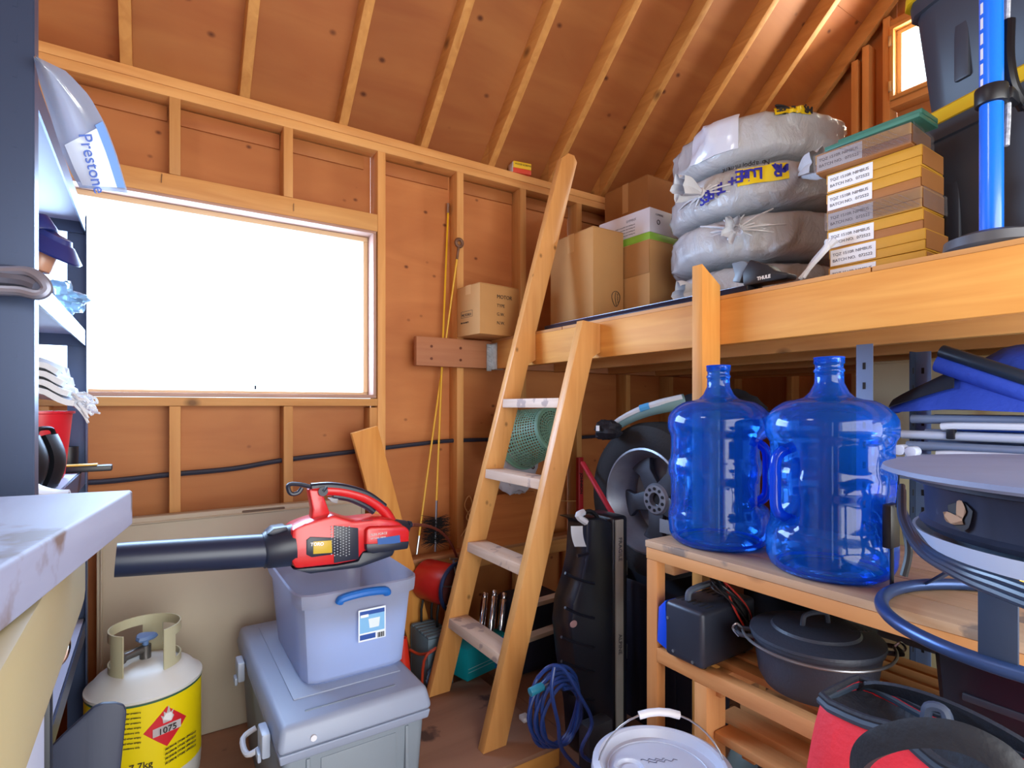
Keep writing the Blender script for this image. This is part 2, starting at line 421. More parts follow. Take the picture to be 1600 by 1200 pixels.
for x in (-.90, -.50, -.10, .30, .705, 1.10, 1.485, 1.88, 2.268, 2.66, 3.062, XG):
    for sgn in (1, -1):
        def yy(t): return t if sgn > 0 else 2 * RY - t
        ya, yb = (YW if sgn > 0 else YW + .0), RY + .02
        g = G().hexa([(x, yy(ya), zr(ya)), (x + .038, yy(ya), zr(ya)), (x + .038, yy(yb), zr(yb)), (x, yy(yb), zr(yb)),
                      (x, yy(ya), zr(ya) + dv), (x + .038, yy(ya), zr(ya) + dv), (x + .038, yy(yb), zr(yb) + dv), (x, yy(yb), zr(yb) + dv)], bev=.0015)
        part('rafter', g, RAFT, ce, world=True)
        if sgn > 0:
            g = G().hexa([(x, YW + .001, TP), (x + .038, YW + .001, TP), (x + .038, YW + .0889, TP), (x, YW + .0889, TP),
                          (x, YW + .001, zr(YW) + dv), (x + .038, YW + .001, zr(YW) + dv), (x + .038, YW + .0889, zr(YW + .0889) + dv), (x, YW + .0889, zr(YW + .0889) + dv)])
            part('rafter', g, RAFT, ce, world=True)
part('ridge_board', B(XL - .1, XG + .1, RY - .019, RY + .019, RZ - .03, RZ + .13), RAFT, ce, world=True)

# gable wall ----------------------------------------------------------
wg = sempty('wall_right')
GY0, GY1, GZ0, GZ1 = .90, 1.43, 2.985, 3.40
def gpoly(y0, y1, z0=0.):
    return [(y0, z0), (y1, z0), (y1, min(zr(y1), TP + SL * (y1 + YW - 2 * RY)) + dv - .005)] + ([(RY, RZ + dv - .005)] if y0 < RY < y1 else []) + [(y0, min(zr(y0), TP + SL * (y0 + YW - 2 * RY)) + dv - .005)]
GPLY = wood('gable_plywood', 'a86636', 'c0824c', 'z', .6, kscale=5., grain=7., stretch=5., rnd=.05)
for g in (G().prism(gpoly(-.80, GY0 - .002), XG + .089, XG + .10, 'yz'), G().prism(gpoly(GY1 + .002, 2.58), XG + .089, XG + .10, 'yz'),
          B(XG + .089, XG + .10, GY0, GY1, 0, GZ0 - .001), G().prism(gpoly(GY0, GY1, GZ1 + .001), XG + .089, XG + .10, 'yz')):
    part('sheathing_panel', g, GPLY, wg, world=True)
for y in (2.42, 2.0, 1.60, 1.54, GY1 + .001, GY0 - .039, .5, .1, -.3, -.7):
    zt = min(zr(y + .038), TP + SL * (y + YW - 2 * RY)) - .02
    part('stud', B(XG, XG + .089, y, y + .037, .038, zt, .002), lz, wg, world=True)
part('bottom_plate', B(XG, XG + .089, -.6, 2.38, 0, .037, .002), ly, wg, world=True)
part('rough_sill', B(XG, XG + .089, GY0, GY1, GZ0 - .04, GZ0 - .002, .002), ly, wg, world=True)
part('header', B(XG, XG + .089, GY0, GY1, GZ1 + .002, GZ1 + .04, .002), ly, wg, world=True)
w2 = sempty('window_2')
GF = mat('gable_frame', 'd09a58', .5, var=.08)
for q in ((GY0, GY1, GZ0, GZ0 + .02), (GY0, GY1, GZ1 - .02, GZ1), (GY0, GY0 + .02, GZ0 + .0205, GZ1 - .0205), (GY1 - .02, GY1, GZ0 + .0205, GZ1 - .0205)):
    part('window_frame', B(XG - .01, XG + .11, *q, .002), GF, w2, world=True)
for q in ((GY0 + .021, GY1 - .021, GZ0 + .021, GZ0 + .045), (GY0 + .021, GY1 - .021, GZ1 - .045, GZ1 - .021), (GY0 + .021, GY0 + .045, GZ0 + .0455, GZ1 - .0455), (GY1 - .045, GY1 - .021, GZ0 + .0455, GZ1 - .0455)):
    part('window_sash', B(XG + .03, XG + .06, *q, .002), mat('sash', 'e6c890', .5), w2, world=True)
part('window_pane', B(XG + .043, XG + .047, GY0 + .04, GY1 - .04, GZ0 + .04, GZ1 - .04), GLASS, w2, world=True)
for z in (GZ0 + .08, GZ1 - .08): part('hinge', B(XG - .012, XG + .0, GY1 - .012, GY1 + .006, z - .03, z + .03, .002), STEEL, w2, world=True)

# walls out of the picture
wl = sempty('wall_left')
FY0, FY1 = .75, 1.25  # unseen opening, made for the added far gable lamp
for g in (G().prism(gpoly(-.80, FY0 - .002), XL - .10, XL - .09, 'yz'), G().prism(gpoly(FY1 + .002, 2.58), XL - .10, XL - .09, 'yz'),
          B(XL - .10, XL - .09, FY0, FY1, 0, 2.60), G().prism(gpoly(FY0, FY1, 3.2), XL - .10, XL - .09, 'yz')):
    part('sheathing_panel', g, PLY, wl, world=True)
for y in (2.42, 2.0, 1.6, 1.2, .8, .4, 0, -.4): part('stud', B(XL - .089, XL, y, y + .038, .038, TP + .2), lz, wl, world=True)
wf = sempty('wall_front')
for q in ((XL - .1, -.42, 0, 2.70), (2.82, XG + .1, 0, 2.70), (-.42, 2.82, 2.18, 2.70)):
    part('sheathing_panel', B(q[0], q[1], YF - .10, YF - .09, q[2], q[3]), PLY, wf, world=True)
for x in (-.92, -.46, 2.83, 3.18): part('stud', B(x, x + .038, YF - .089, YF, .0, TP), lz, wf, world=True)
part('top_plate', B(XL - .1, XG, YF - .089, YF, TP + .001, TP + .038), lx, wf, world=True)
dr = sempty('fill_doorway')  # unseen doorway, added and widened to let the fill light in
for q in ((-.42, -.38, 0, 2.18), (2.78, 2.82, 0, 2.18), (-.379, 2.779, 2.14, 2.18)):
    part('door_frame', B(q[0], q[1], YF - .12, YF + .01, q[2], q[3], .002), lumber('z'), dr, world=True)

# ================================================================== LOFT
XB, ZL, ZB = 1.48, 1.60, 1.46
lf = thing('loft_platform', 'timber loft with a long orange-yellow front beam and joists, loaded with cartons and bags', 'loft', (XB, 1.0, 0))
part('front_beam', B(XB, XB + .038, -.55, 2.46, ZB, ZL, .003), bright('y'), lf, world=True)
for x in (1.89, 2.30, 2.71, 3.12, 3.43): part('joist', B(x, x + .038, -.55, 2.46, ZB, ZL, .002), lumber('y'), lf, world=True)
part('ledger_board', B(1.062, 3.46, 2.462, 2.499, ZB + .004, ZL + .006, .003), wood('ledger_wood', 'a66a48', 'ba8058', 'x', .5, kscale=3.), lf, world=True)
for y0, y1 in ((-.55, .648), (.652, 1.868), (1.872, 2.46)): part('deck_panel', B(XB + .001, 3.47, y0, y1, ZL, ZL + .012), wood('deck_plywood', 'a8703c', 'c08a50', 'y', .5), lf, world=True)
hg = G().box(XB - .003, XB - .0005, 2.40, 2.459, ZB - .004, ZL - .006)
hg.box(XB - .03, XB - .003, 2.4565, 2.4605, ZB - .01, ZL - .01); hg.box(XB - .003, XB + .04, 2.40, 2.459, ZB - .0035, ZB - .0012)
hm = part('joist_hanger', hg, mat('galvanised', 'b9bcc0', .35, .8, var=.2, vs=40), lf, world=True)
gg = G()
for i in range(9):
    z = ZB + .012 + i * .014; gg.bar((XB - .004, 2.452, z), (XB - .024 - .008 * (i % 2), 2.452, z + .006), .004, .002)
part('hanger_tooth', gg, STEEL, lf, world=True)
for (x, z) in ((1.14, 1.50), (1.14, 1.56), (1.30, 1.50), (1.30, 1.56)):
    part('screw', G().cyl((x, 2.4635, z), (x, 2.4595, z), .007, n=12), mat('screw_head', '6a3a26', .5, .4), lf, world=True)
g = G().prism([(XB - .088, .0), (XB - .001, .0), (XB - .001, 1.645), (XB - .088, 1.70)], 1.078, 1.116, 'xz', bev=.002)
part('post', g, bright('z'), lf, world=True)

# ================================================================== LADDER
ZP = .08
bx = thing('plywood_step', 'low plywood step box on the floor carrying the feet of the ladder', 'step', (1.0, 1.8, 0))
part('top_board', B(.735, 1.205, 1.533, 2.12, ZP - .018, ZP - .0007, .002), FLOORM, bx, world=True)
part('front_board', B(.737, 1.203, 1.535, 1.553, .0, ZP - .0185, .001), bright('x'), bx, world=True)
for x in (.737, 1.184): part('side_board', B(x, x + .019, 1.554, 2.118, 0, ZP - .0185, .001), bright('y'), bx, world=True)
ld = thing('ladder', 'homemade timber ladder leaning on the loft beam', 'ladder', (1.0, 1.85, ZP))
K = .29
def lx_(z): return .945 + K * (z - ZP)
WD = .0934
LW = wood('ladder_wood', 'c08448', 'dca464', 'z', .7, kscale=11., rnd=.04, rough=.38)
for y, zt, cut in ((1.625, 1.60, True), (2.062, 2.47, False)):
    y0, y1 = y, y + .038
    def q(dx, z, yy): return (lx_(z) + dx, yy, z)
    tipx = lx_(zt) + (0.035 if cut else .0)
    if cut:
        poly = [(lx_(ZP), ZP), (lx_(ZP) + WD, ZP), (lx_(ZB) + WD, ZB), (XB - .0015, ZB + .02), (XB - .0015, zt - .008), (lx_(zt) + .004, zt), ]
    else:
        poly = [(lx_(ZP), ZP), (lx_(ZP) + WD, ZP), (lx_(ZB) + WD, ZB), (XB - .0015, ZB + .02), (XB - .0015, ZL + .013), (lx_(ZL + .013) + WD, ZL + .014), (lx_(zt - .02) + WD, zt - .02), (lx_(zt) + WD * .75, zt + .01), (lx_(zt) + WD * .35, zt + .012), (lx_(zt - .02), zt - .02)]
    part('rail', G().prism(poly, y0, y1, 'xz', bev=.0015), LW, ld, world=True)
for z in (.385, .69, .995, 1.30):
    x = lx_(z - .019)
    part('step', G().prism([(x + .002, z - .038), (x + .088, z - .038), (x + .092, z), (x + .006, z)], 1.6635, 2.0615, 'xz', bev=.002),
         wood('ladder_step', 'b89880', 'd8c0ac', 'y', .3, kscale=3., patches=('a08a80', 12., .58), rnd=.05), ld, world=True)
for z in (.99, .68, .37): pass

# things that lean on or hang from the window wall
PV = mat('pvc_black', '252a3a', .45)
g = G().tube([(-.45, 2.53, 1.02), (-.2, 2.53, .99), (.06, 2.545, 1.00), (.28, 2.535, 1.01), (.49, 2.545, 1.035), (.9, 2.545, 1.065), (1.1, 2.54, 1.08), (1.31, 2.545, 1.09), (1.7, 2.545, 1.085), (2.1, 2.545, 1.08), (2.4, 2.545, 1.085)], .0105, 8, sm=6)
single('plastic_pipe', g, PV, 'black plastic water pipe threaded through the studs below the big window', 'pipe')
g = G().tube([at(720, 838, Y=2.49), at(735, 812, Y=2.47), at(726, 790, Y=2.47), at(733, 775, Y=2.48), at(738, 790, Y=2.47), at(730, 812, Y=2.48), at(770, 825, Y=2.47), at(800, 786, Y=2.48), at(905, 783, Y=2.48)], .003, 6, sm=6)
single('beige_string', g, mat('string', 'c89a60', .8), 'thin beige string slung across the studs behind the ladder', 'string')

def carton(name, label, x0, x1, y0, y1, z0, z1, m, rot=0., group=None, flaps=True, tape='c49a68'):
    t = thing(name, label, 'box', ((x0 + x1) / 2, (y0 + y1) / 2, z0), (0, 0, rot), group)
    hx, hy, h = (x1 - x0) / 2, (y1 - y0) / 2, z1 - z0
    part('body', B(-hx, hx, -hy, hy, 0, h - .004, .002), m, t)
    if flaps:
        part('flap', B(-hx + .001, hx - .001, -hy + .001, -.001, h - .0035, h, .001), m, t)
        part('flap', B(-hx + .001, hx - .001, .001, hy - .001, h - .0035, h, .001), m, t)
        part('tape', B(-hx - .0008, hx + .0008, -.022, .022, h * .82, h + .0008), mat('packing_tape', tape, .3), t)
    return t
t = carton('motor_carton', 'small cardboard box stencilled MOTOR TYPE beside the ladder at loft height', 1.285, 1.525, 2.27, 2.465, ZL + .0125, 1.855, CARD, .10)
for i, (s_, hh) in enumerate((('MOTOR', .026), ('TYPE', .022), ('G.W.', .022), ('N.W.', .022))):
    text(s_, hh, INK, t, (-.02, -.0985, .178 - .042 * i), (1, 0, 0), (0, 0, 1), local=True)
text('MCTCHLD', .017, INK, t, (-.1208, .055, .095), (0, -1, 0), (0, 0, 1), local=True)
text('300 120 60/171', .011, INK, t, (-.1208, .065, .06), (0, -1, 0), (0, 0, 1), local=True)
fg = G()
for a0, a1, b0, b1 in ((-.036, .062, .088, .0895), (-.036, .062, .118, .1195), (-.036, -.0345, .088, .1195), (.0605, .062, .088, .1195)): fg.box(-.1209, -.120, a0, a1, b0, b1)
part('printed_frame', fg, INK, t)
t = thing('screw_box', 'little yellow and red cardboard box perched on the top plate under a rafter', 'box', (1.70, 2.522, TP + .0006), (0, 0, -.15))
part('body', B(-.055, .055, -.033, .033, 0, .026, .002), mat('red_card', 'd84a34', .5), t)
part('yellow_sleeve', B(-.053, .0555, -.0335, .0335, .0262, .062, .003), mat('yellow_card', 'e8c02c', .5), t)
part('white_end', B(-.0562, -.0535, -.03, .03, .004, .058, .001), WHITEL, t)
text('WOOD SCREWS', .013, INK, t, (-.045, -.0343, .043), (1, 0, 0), (0, 0, 1), local=True)

# chimney rods and brush
ROD = mat('yellow_rod', 'd8a818', .4)
t = thing('chimney_brush', 'tall yellow rod with a round black bristle brush at its foot', 'brush', at(680, 862, Y=2.44))
a_, c_ = at(700, 333, Y=2.566), at(682, 782, Y=2.464)
part('rod', G().cyl(c_, a_, .0052, n=8), ROD, t, world=True)
part('ferrule', G().cyl(a_, a_ + Vector((.001, .001, .05)), .008, n=10), STEEL, t, 'grey metal ferrule', world=True)
e_ = at(680, 862, Y=2.457)
part('twisted_wire', G().cyl(e_, c_, .006, n=8), STEEL, t, world=True)
g = G(); random.seed(3)
for i in range(260):
    f = i / 260; p = e_.lerp(c_, .16 + .50 * f); an = i * 2.399; rr = .072 + random.uniform(-.012, .012)
    dvec = Vector((math.cos(an), math.sin(an) * .55, random.uniform(-.35, .35)))
    q = p + dvec * rr
    q.y = min(q.y, 2.495)
    g.cyl(p, q, .0022, .0008, n=4)
part('bristle', g, mat('bristles', '15161a', .7), t, world=True, kind='stuff')
t = thing('chimney_rod', 'tall yellow rod topped by a rusty ring connector beside the brush rod', 'rod', at(651, 866, Y=2.42))
a_, c_ = at(714, 405, Y=2.466), at(651, 866, Y=2.458)
part('rod', G().tube([c_ + (a_ - c_) * .05, at(670, 725, Y=2.488), at(689.3, 586, Y=2.522), at(697.6, 525, Y=2.522), at(706, 463, Y=2.492), a_], .0050, 8, sm=8), ROD, t, world=True)
part('foot_ferrule', G().cyl(c_, c_ + (a_ - c_) * .06, .006, n=8), STEEL, t, world=True)
rs = mat('rusty_steel', '7a5a48', .6, .6, var=.3, vs=40)
d_ = (a_ - c_).normalized()
part('ring_connector', G().cyl(a_, a_ + d_ * .06, .0065, n=8).torus(a_ + d_ * .085, .018, .009, (0, 1, 0), 24, 8), rs, t, world=True)

bd = thing('leaning_board', 'loose orange-yellow plank leaning against the studs beneath the window corner', 'board', (1.07, 2.43, 0))
g = G(); p0, p1 = Vector((1.085, 2.385, .0)), Vector((.785, 2.40, 1.165)); ax = (p1 - p0).normalized()
g.bar(p0 + Vector((0, 0, .035)), p1, .12, .030, up=(0, 1, 0), bev=.003)
part('plank', g, bright('z'), bd, world=True)

t = thing('folding_table', 'off-white plastic folding table stood on edge against the studs under the window', 'table', (.13, 2.46, 0))
TB = mat('table_plastic', 'b9ad98', .55, var=.03)
part('tabletop', G().prism([(-.12, 0), (.76, 0), (.80, .05), (.80, .81), (.76, .862), (-.13, .862), (-.165, .82), (-.165, .05)], 2.425, 2.472, 'xz', bev=.006), TB, t, world=True)
part('rim', G().tube([(-.15, 2.42, .03), (-.15, 2.42, .84), (.785, 2.42, .84), (.785, 2.42, .03)], .006, 6), TB, t, world=True)
part('carry_handle', B(.30, .46, 2.418, 2.43, .835, .852, .004), mat('handle_recess', '6a5a4c', .7), t, world=True)
# ================================================================== SIDE OF THE METAL RACK
RK = mat('slate_metal', '384560', .38, .5)
SHB = mat('shelf_board', 'a9aec6', .55)
def lpost(x, y, z1, sx, sy):
    g = G().box(x - .05 * (sx < 0), x + .05 * (sx > 0), y - .0015, y + .0015, 0, z1)
    g.box(x - .0015, x + .0015, min(y, y + sy * .04), max(y, y + sy * .04), 0, z1)
    for k in range(int(z1 / .06)): g.box(x + sx * .024 - .003, x + sx * .024 + .003, y - .0021, y + .0021, .03 + k * .06, .045 + k * .06)
    return g
t = thing('metal_rack', 'dark slate metal shelving rack beside the window, light shelves on angle posts', 'rack', (-.4, 1.7, 0))
for x, y, z1, sx, sy in ((-.172, 1.25, 2.08, -1, 1), (-.172, 2.20, 1.862, -1, -1), (-.60, 1.25, 2.08, 1, 1), (-.60, 2.20, 1.862, 1, -1)):
    part('post', lpost(x, y, z1, sx, sy), RK, t, world=True)
for z in (1.86, 1.505, 1.075, .60, .15):
    part('shelf', B(-.590, -.180, 1.262, 2.188, z - .012, z), SHB, t, world=True)
    part('rail', B(-.178, -.174, 1.254, 2.196, z - .048, z - .001).box(-.188, -.1785, 1.254, 2.196, z - .016, z - .0125), RK, t, world=True)
    part('rail', B(-.598, -.592, 1.254, 2.196, z - .048, z - .001), RK, t, world=True)
    part('end_rail', B(-.59, -.182, 2.190, 2.1955, z - .048, z - .001), RK, t, world=True)

# clear wrapper hanging over the top shelf
def pl(P_, t):
    n = len(P_) - 1; f = min(t * n, n - 1e-6); i = int(f); a, b = P_[i], P_[i + 1]; f -= i
    return (a[0] + (b[0] - a[0]) * f, a[1] + (b[1] - a[1]) * f)
LC = [(52, 88), (62, 130), (78, 180), (95, 232), (110, 268), (124, 293)]
RC = [(60, 90), (105, 112), (140, 150), (165, 195), (182, 240), (200, 302)]
def wrap(s, q):
    a, b = pl(LC, s), pl(RC, s); u, v = a[0] + (b[0] - a[0]) * q, a[1] + (b[1] - a[1]) * q
    return at(u, v, Y=1.235 + .13 * s + .03 * math.sin(q * PI) * -1)
t = thing('clear_jug_sleeve', 'clear plastic pouch with a blue-lettered white label drooping over the top rack shelf', 'pouch', wrap(.5, .5))
part('film', G().grid(lambda a, b: wrap(a, b), 16, 10, .004), clear('clear_film', 'dfe8f2', .55, .1, 'c8d0e0', gloss=.3), t, world=True)
part('label', G().grid(lambda a, b: wrap(.60 + a * .38, .10 + b * .70) + Vector((.0, -.006, 0)), 8, 6, .001), mat('pouch_label', 'cfdcf4', .4), t, world=True)
part('blue_stripe', G().grid(lambda a, b: wrap(.58 + a * .40, .80 + b * .16) + Vector((.0, -.007, 0)), 8, 3, .001), mat('label_blue', '6c9ae0', .4), t, world=True)
p0, p1 = wrap(.60, .42), wrap(.96, .30)
text('Prestone', .030, mat('label_lettering', '4a68b8', .4), t, p0 + Vector((0, -.022, .0)), (p1 - p0), Vector((.6, 0, .5)))

DB = mat('navy_plastic', '1e2a6a', .4)
t = thing('clamp_lamp', 'navy clamp lamp with a wide brim and tan bulb standing on the middle rack shelf', 'lamp', (-.21, 1.52, 1.505))
c = at(72, 392, Y=1.5)
part('shade', G().lathe([(.0, .04), (.03, .04), (.04, .02), (.062, .0), (.064, .004), (.04, .028), (.0, .045)], 28, Matrix.Translation(c) @ Matrix.Rotation(.45, 4, 'Y') @ Matrix.Rotation(.25, 4, 'X')), DB, t, world=True)
part('lamp_head', G().cyl(c + Vector((-.012, .0, .035)), c + Vector((-.02, 0, .07)), .035, .024, 16, .005), DB, t, world=True)
part('bulb', G().cyl(c + Vector((-.004, -.002, .0)), c + Vector((-.014, -.002, -.045)), .028, .022, 18, .006), mat('tan_glass', 'b98a70', .3), t, 'tan bulb', world=True)
part('stem', G().tube([c + Vector((-.012, 0, -.045)), c + Vector((-.006, 0, -.07)), (c.x - .02, c.y + .01, 1.53)], .006, 8), BLACKM, t, world=True)
part('base', G().cyl((c.x - .02, c.y + .01, 1.506), (c.x - .02, c.y + .01, 1.520), .035, n=18, bev=.003), DB, t, world=True)
g = G(); random.seed(11)
def crumple(c, rx, ry, rz, seed, amp=.25, fr=2.2, zmin=None):
    def f(a, b):
        th, ph = a * 2 * PI, (b - .5) * PI
        d = Vector((math.cos(ph) * math.cos(th), math.cos(ph) * math.sin(th), math.sin(ph)))
        k = 1 + amp * noise.noise(d * fr + Vector((seed, seed * 2, 0))) + amp * .4 * noise.noise(d * fr * 2.7 + Vector((seed, 0, 5)))
        q = Vector(c) + Vector((d.x * rx, d.y * ry, d.z * rz)) * k
        if zmin is not None and q.z < zmin: q.z = zmin
        return q
    return f
c = at(112, 478, Y=1.75)
single('clear_bag', G().grid(crumple((c.x - .06, 1.78, 1.535), .085, .07, .042, 3, .5, 3., zmin=1.5065), 28, 16, closed_u=True), clear('clear_bag_film', 'd8f0ff', .5, .08, 'b8dcf4', gloss=.4),
       'crumpled clear blue-tinted plastic bag at the edge of the middle rack shelf', 'bag')
single('grey_carton', B(-.57, -.37, 1.9, 2.12, 1.076, 1.34, .003), mat('grey_card', '8c94a4', .7), 'plain grey carton at the back of the lower rack shelf near the window', 'box')
t = thing('red_bucket', 'red plastic bucket under a heap of white frayed cloth on the rack', 'bucket', (-.262, 1.90, 1.076))
part('pail', G().lathe([(0, 0), (.062, 0), (.066, .01), (.082, .172), (.088, .174), (.088, .180), (.079, .180), (.062, .012), (0, .012)], 32, Matrix.Translation((-.0, 0, 0))), mat('red_plastic', 'd0202e', .35), t)
part('bail', G().torus((0, 0, .14), .086, .002, (1, .1, 0), 24, 6, PI, 2 * PI), STEEL, t)
def cloth(s, q):
    x = -.355 + .19 * s; y = 1.78 + .24 * q
    z = 1.318 + .025 * noise.noise(Vector((s * 3, q * 4, 1))) + .03 * math.sin(s * PI) - .015 * s
    return Vector((x, y, z))
t = thing('white_rag_pile', 'pile of white rags with a frayed fringe on top of the red bucket', 'cloth', (-.26, 1.9, 1.26))
WC = mat('white_cloth', 'd9dce2', .8, bump=.4, bs=40)
for k in range(4):
    part('rag', G().grid(lambda s, q, k=k: cloth(s * (1 - .06 * k), q) + Vector((.0, .01 * k, -.02 + .022 * k)), 14, 14, .014), WC, t, world=True)
g = G(); random.seed(5)
for i in range(46):
    y = 1.79 + random.random() * .22; x0 = -.172; z0 = 1.275 + random.random() * .03
    pts = [Vector((x0, y, z0))]
    for j in range(4): pts.append(pts[-1] + Vector((random.uniform(.004, .014), random.uniform(-.012, .012), random.uniform(-.016, .004))))
    g.tube(pts, .0032, 5, sm=3)
part('fringe', g, WC, t, world=True, kind='stuff')
t = thing('ear_muffs', 'pair of black curved ear defenders standing on the lower rack shelf', 'ear muffs', (-.21, 1.68, 1.076))
for k in (0, 1):
    g = G().grid(lambda a, b, k=k: Vector((-.232 + .026 * k + .016 * math.sin(b * PI), 1.64 + .05 * k + .05 * (a - .5) * 2 * .8, 1.078 + .125 * b)) + Vector((.018 * math.cos((a - .5) * PI), 0, 0)), 10, 10, .012)
    part('cup', g, BLACK, t, world=True)
part('headband', G().tube([(-.222, 1.64, 1.20), (-.218, 1.65, 1.216), (-.20, 1.68, 1.216), (-.195, 1.69, 1.20)], .005, 8, sm=5), BLACKM, t, world=True)
t = thing('white_scoop', 'white curved plastic scoop lying on the lower rack shelf', 'scoop', (-.21, 1.52, 1.076))
part('blade', G().grid(lambda a, b: Vector((-.275 + .125 * a, 1.48 + .07 * b, 1.0775 + .115 * (1 - a) ** 2.2 + .012 * math.sin(b * PI))), 14, 8, .005), WHITEP, t, world=True)
part('grip', G().cyl((-.275, 1.515, 1.19), (-.285, 1.525, 1.22), .010, n=12), WHITEP, t, world=True)
t = thing('black_cup', 'small black cylindrical cup by the far rack post', 'cup', (-.215, 2.13, 1.076))
part('cup_body', G().lathe([(0, 0), (.026, 0), (.028, .07), (.025, .07), (.023, .004), (0, .004)], 24), BLACK, t)
t = thing('hand_saw', 'black and yellow flat tool lying across the edge of the lower rack shelf', 'tool', (-.17, 1.95, 1.076))
part('tool_body', B(-.24, -.10, 2.02, 2.06, 1.0765, 1.094, .004), BLACK, t, world=True)
part('yellow_inlay', B(-.235, -.135, 2.025, 2.055, 1.0942, 1.099, .002), mat('tool_yellow', 'd8b040', .4), t, world=True)
# steel hook at the near post
t = thing('steel_handle', 'rounded grey metal handle hooked on the near rack post', 'handle', at(40, 440, Y=1.19))
pts = [at(-40, 425, Y=1.21), at(10, 424, Y=1.2), at(45, 425, Y=1.19), at(66, 437, Y=1.18), at(73, 452, Y=1.18), at(60, 461, Y=1.18), at(30, 455, Y=1.19), at(-20, 452, Y=1.2), at(-40, 440, Y=1.21)]
part('loop', G().tube(pts, .0085, 10, sm=5), mat('brushed_grey', '8a8ea0', .35, .6), t, world=True)
pts2 = [at(-40, 432, Y=1.2), at(10, 436, Y=1.2), at(40, 440, Y=1.195), at(58, 447, Y=1.19)]
part('web', G().tube(pts2, .011, 8, sm=4), mat('brushed_dark', '666878', .4, .6), t, world=True)
part('hook_strap', B(-.235, -.17, 1.20, 1.2475, 1.47, 1.50, .002), RK, t, world=True)

# workbench plank ----------------------------------------------------
BW = wood('painted_bench', '7f84a0', '9a9fb8', 'y', .08, kscale=3., grain=18., rough=.6, patches=('6c5a54', 8., .60), rnd=0)
t = thing('workbench', 'white-painted workbench plank with chipped paint and rounded corner', 'workbench', (-.4, .6, 0))
zt = 1.16
c0 = Vector((-.021, .876)); c1 = Vector((-.087, .503)); dr_ = (c1 - c0).normalized()
ce_ = c0 + dr_ * 1.1; bk = Vector((-.62, .98)); bk2 = bk + dr_ * 1.1
for k, (s0, s1) in enumerate(((0, .5), (.503, 1.0))):
    A0, A1 = c0.lerp(bk, s0), c0.lerp(bk, s1); E0, E1 = ce_.lerp(bk2, s0), ce_.lerp(bk2, s1)
    g = G().hexa([(A0.x, A0.y, zt - .046), (E0.x, E0.y, zt - .046), (E1.x, E1.y, zt - .046), (A1.x, A1.y, zt - .046), (A0.x, A0.y, zt), (E0.x, E0.y, zt), (E1.x, E1.y, zt), (A1.x, A1.y, zt)], bev=.004)
    part('top_plank', g, BW, t, world=True)
for p in (bk.lerp(c0, .12) + dr_ * .1, bk.lerp(c0, .12) + dr_ * 1.0):
    part('leg', B(p.x - .04, p.x + .04, p.y - .04, p.y + .04, 0, zt - .0465, .003), lumber('z'), t, world=True)
CREAM = mat('cream_plastic', '968c6c', .5, var=.04, vs=3)
t = thing('utility_tub', 'cream plastic tub with rounded belly and white leg panel beneath the workbench', 'tub', (-.3, .75, 0))
g = G().prism([(-.074, 1.112), (-.074, 1.015), (-.082, .99), (-.106, .962), (-.135, .932), (-.20, .88), (-.30, .845), (-.52, .84), (-.52, 1.112)], .42, .93, 'xz', bev=.012)
part('basin', g, CREAM, t, world=True)
part('leg_panel', B(-.47, -.112, .45, .90, 0, .925, .012), mat('white_panel', 'b8bccc', .5), t, world=True)
t = thing('grab_handle', 'short chrome handle poking out behind the white leg panel', 'handle', at(93, 1012, Y=1.06))
p = at(93, 1010, Y=1.06)
part('bar', G().tube([p + Vector((-.03, 0, .01)), p + Vector((.0, 0, .014)), p + Vector((.008, 0, -.0)), p + Vector((-.002, 0, -.025)), p + Vector((-.04, 0, -.03))], .006, 10, sm=5), CHROME, t, world=True)
part('bracket', B(-.16, -.125, 1.05, 1.075, 0, p.z + .02, .004), BLACKM, t, world=True)
single('dark_duffel', G().grid(crumple((-.37, 1.62, .32), .14, .22, .17, 8, .22, 2., zmin=.151), 36, 22, closed_u=True), mat('navy_nylon', '10152e', .6, bump=.3, bs=25), 'near-black navy duffel bag slumped on the lowest rack shelf', 'bag')
t = thing('snow_shovel', 'scuffed dark grey plastic shovel blade standing in front of the gas cylinder', 'shovel', (-.12, 1.3, 0))
pp = [at(u, v, Y=1.215) for u, v in ((198, 1110), (194, 1099), (180, 1095), (160, 1096), (146, 1102), (132, 1115), (100, 1144), (84, 1160), (60, 1190))]
pp = [(p.x, p.z) for p in pp] + [(-.22, .52), (-.22, .02), (-.10, .02)]
part('blade', G().prism(pp, 1.205, 1.217, 'xz', bev=.004), wood('scuffed_grey', '2a2f40', '343a4c', 'z', 0, patches=('9a9a98', 18., .70), rnd=0, rough=.5), t, world=True)
part('shaft', G().cyl((-.20, 1.233, .0), (-.20, 1.233, .60), .0135, n=14), BLACK, t, world=True)

# gas cylinder ----------------------------------------------------------
tx, ty = -.018, 2.103
t = thing('gas_cylinder', 'white propane gas cylinder with yellow flammable-gas label', 'gas cylinder', (tx, ty, 0))
CRW = mat('cylinder_paint', 'cfcfca', .35, var=.03)
part('shell', G().lathe([(0, .03), (.09, .03), (.135, .05), (.152, .09), (.155, .14), (.155, .36), (.152, .392), (.158, .396), (.158, .404), (.150, .408), (.13, .432), (.09, .455), (.04, .468), (0, .47)], 56), CRW, t, sharp=28)
part('foot_ring', G().lathe([(.105, 0), (.11, 0), (.11, .05), (.105, .05)], 40), CRW, t)
COLR = mat('collar_paint', 'b9b596', .4)
def colr(a0, a1, z0, z1, R=.098, n=20):
    return G().grid(lambda a, b: Vector((math.cos(a0 + (a1 - a0) * a) * R, math.sin(a0 + (a1 - a0) * a) * R, z0 + (z1 - z0) * b)), n, 2, .004)
A = math.radians
g = colr(A(-60), A(235), .545, .575, n=36)
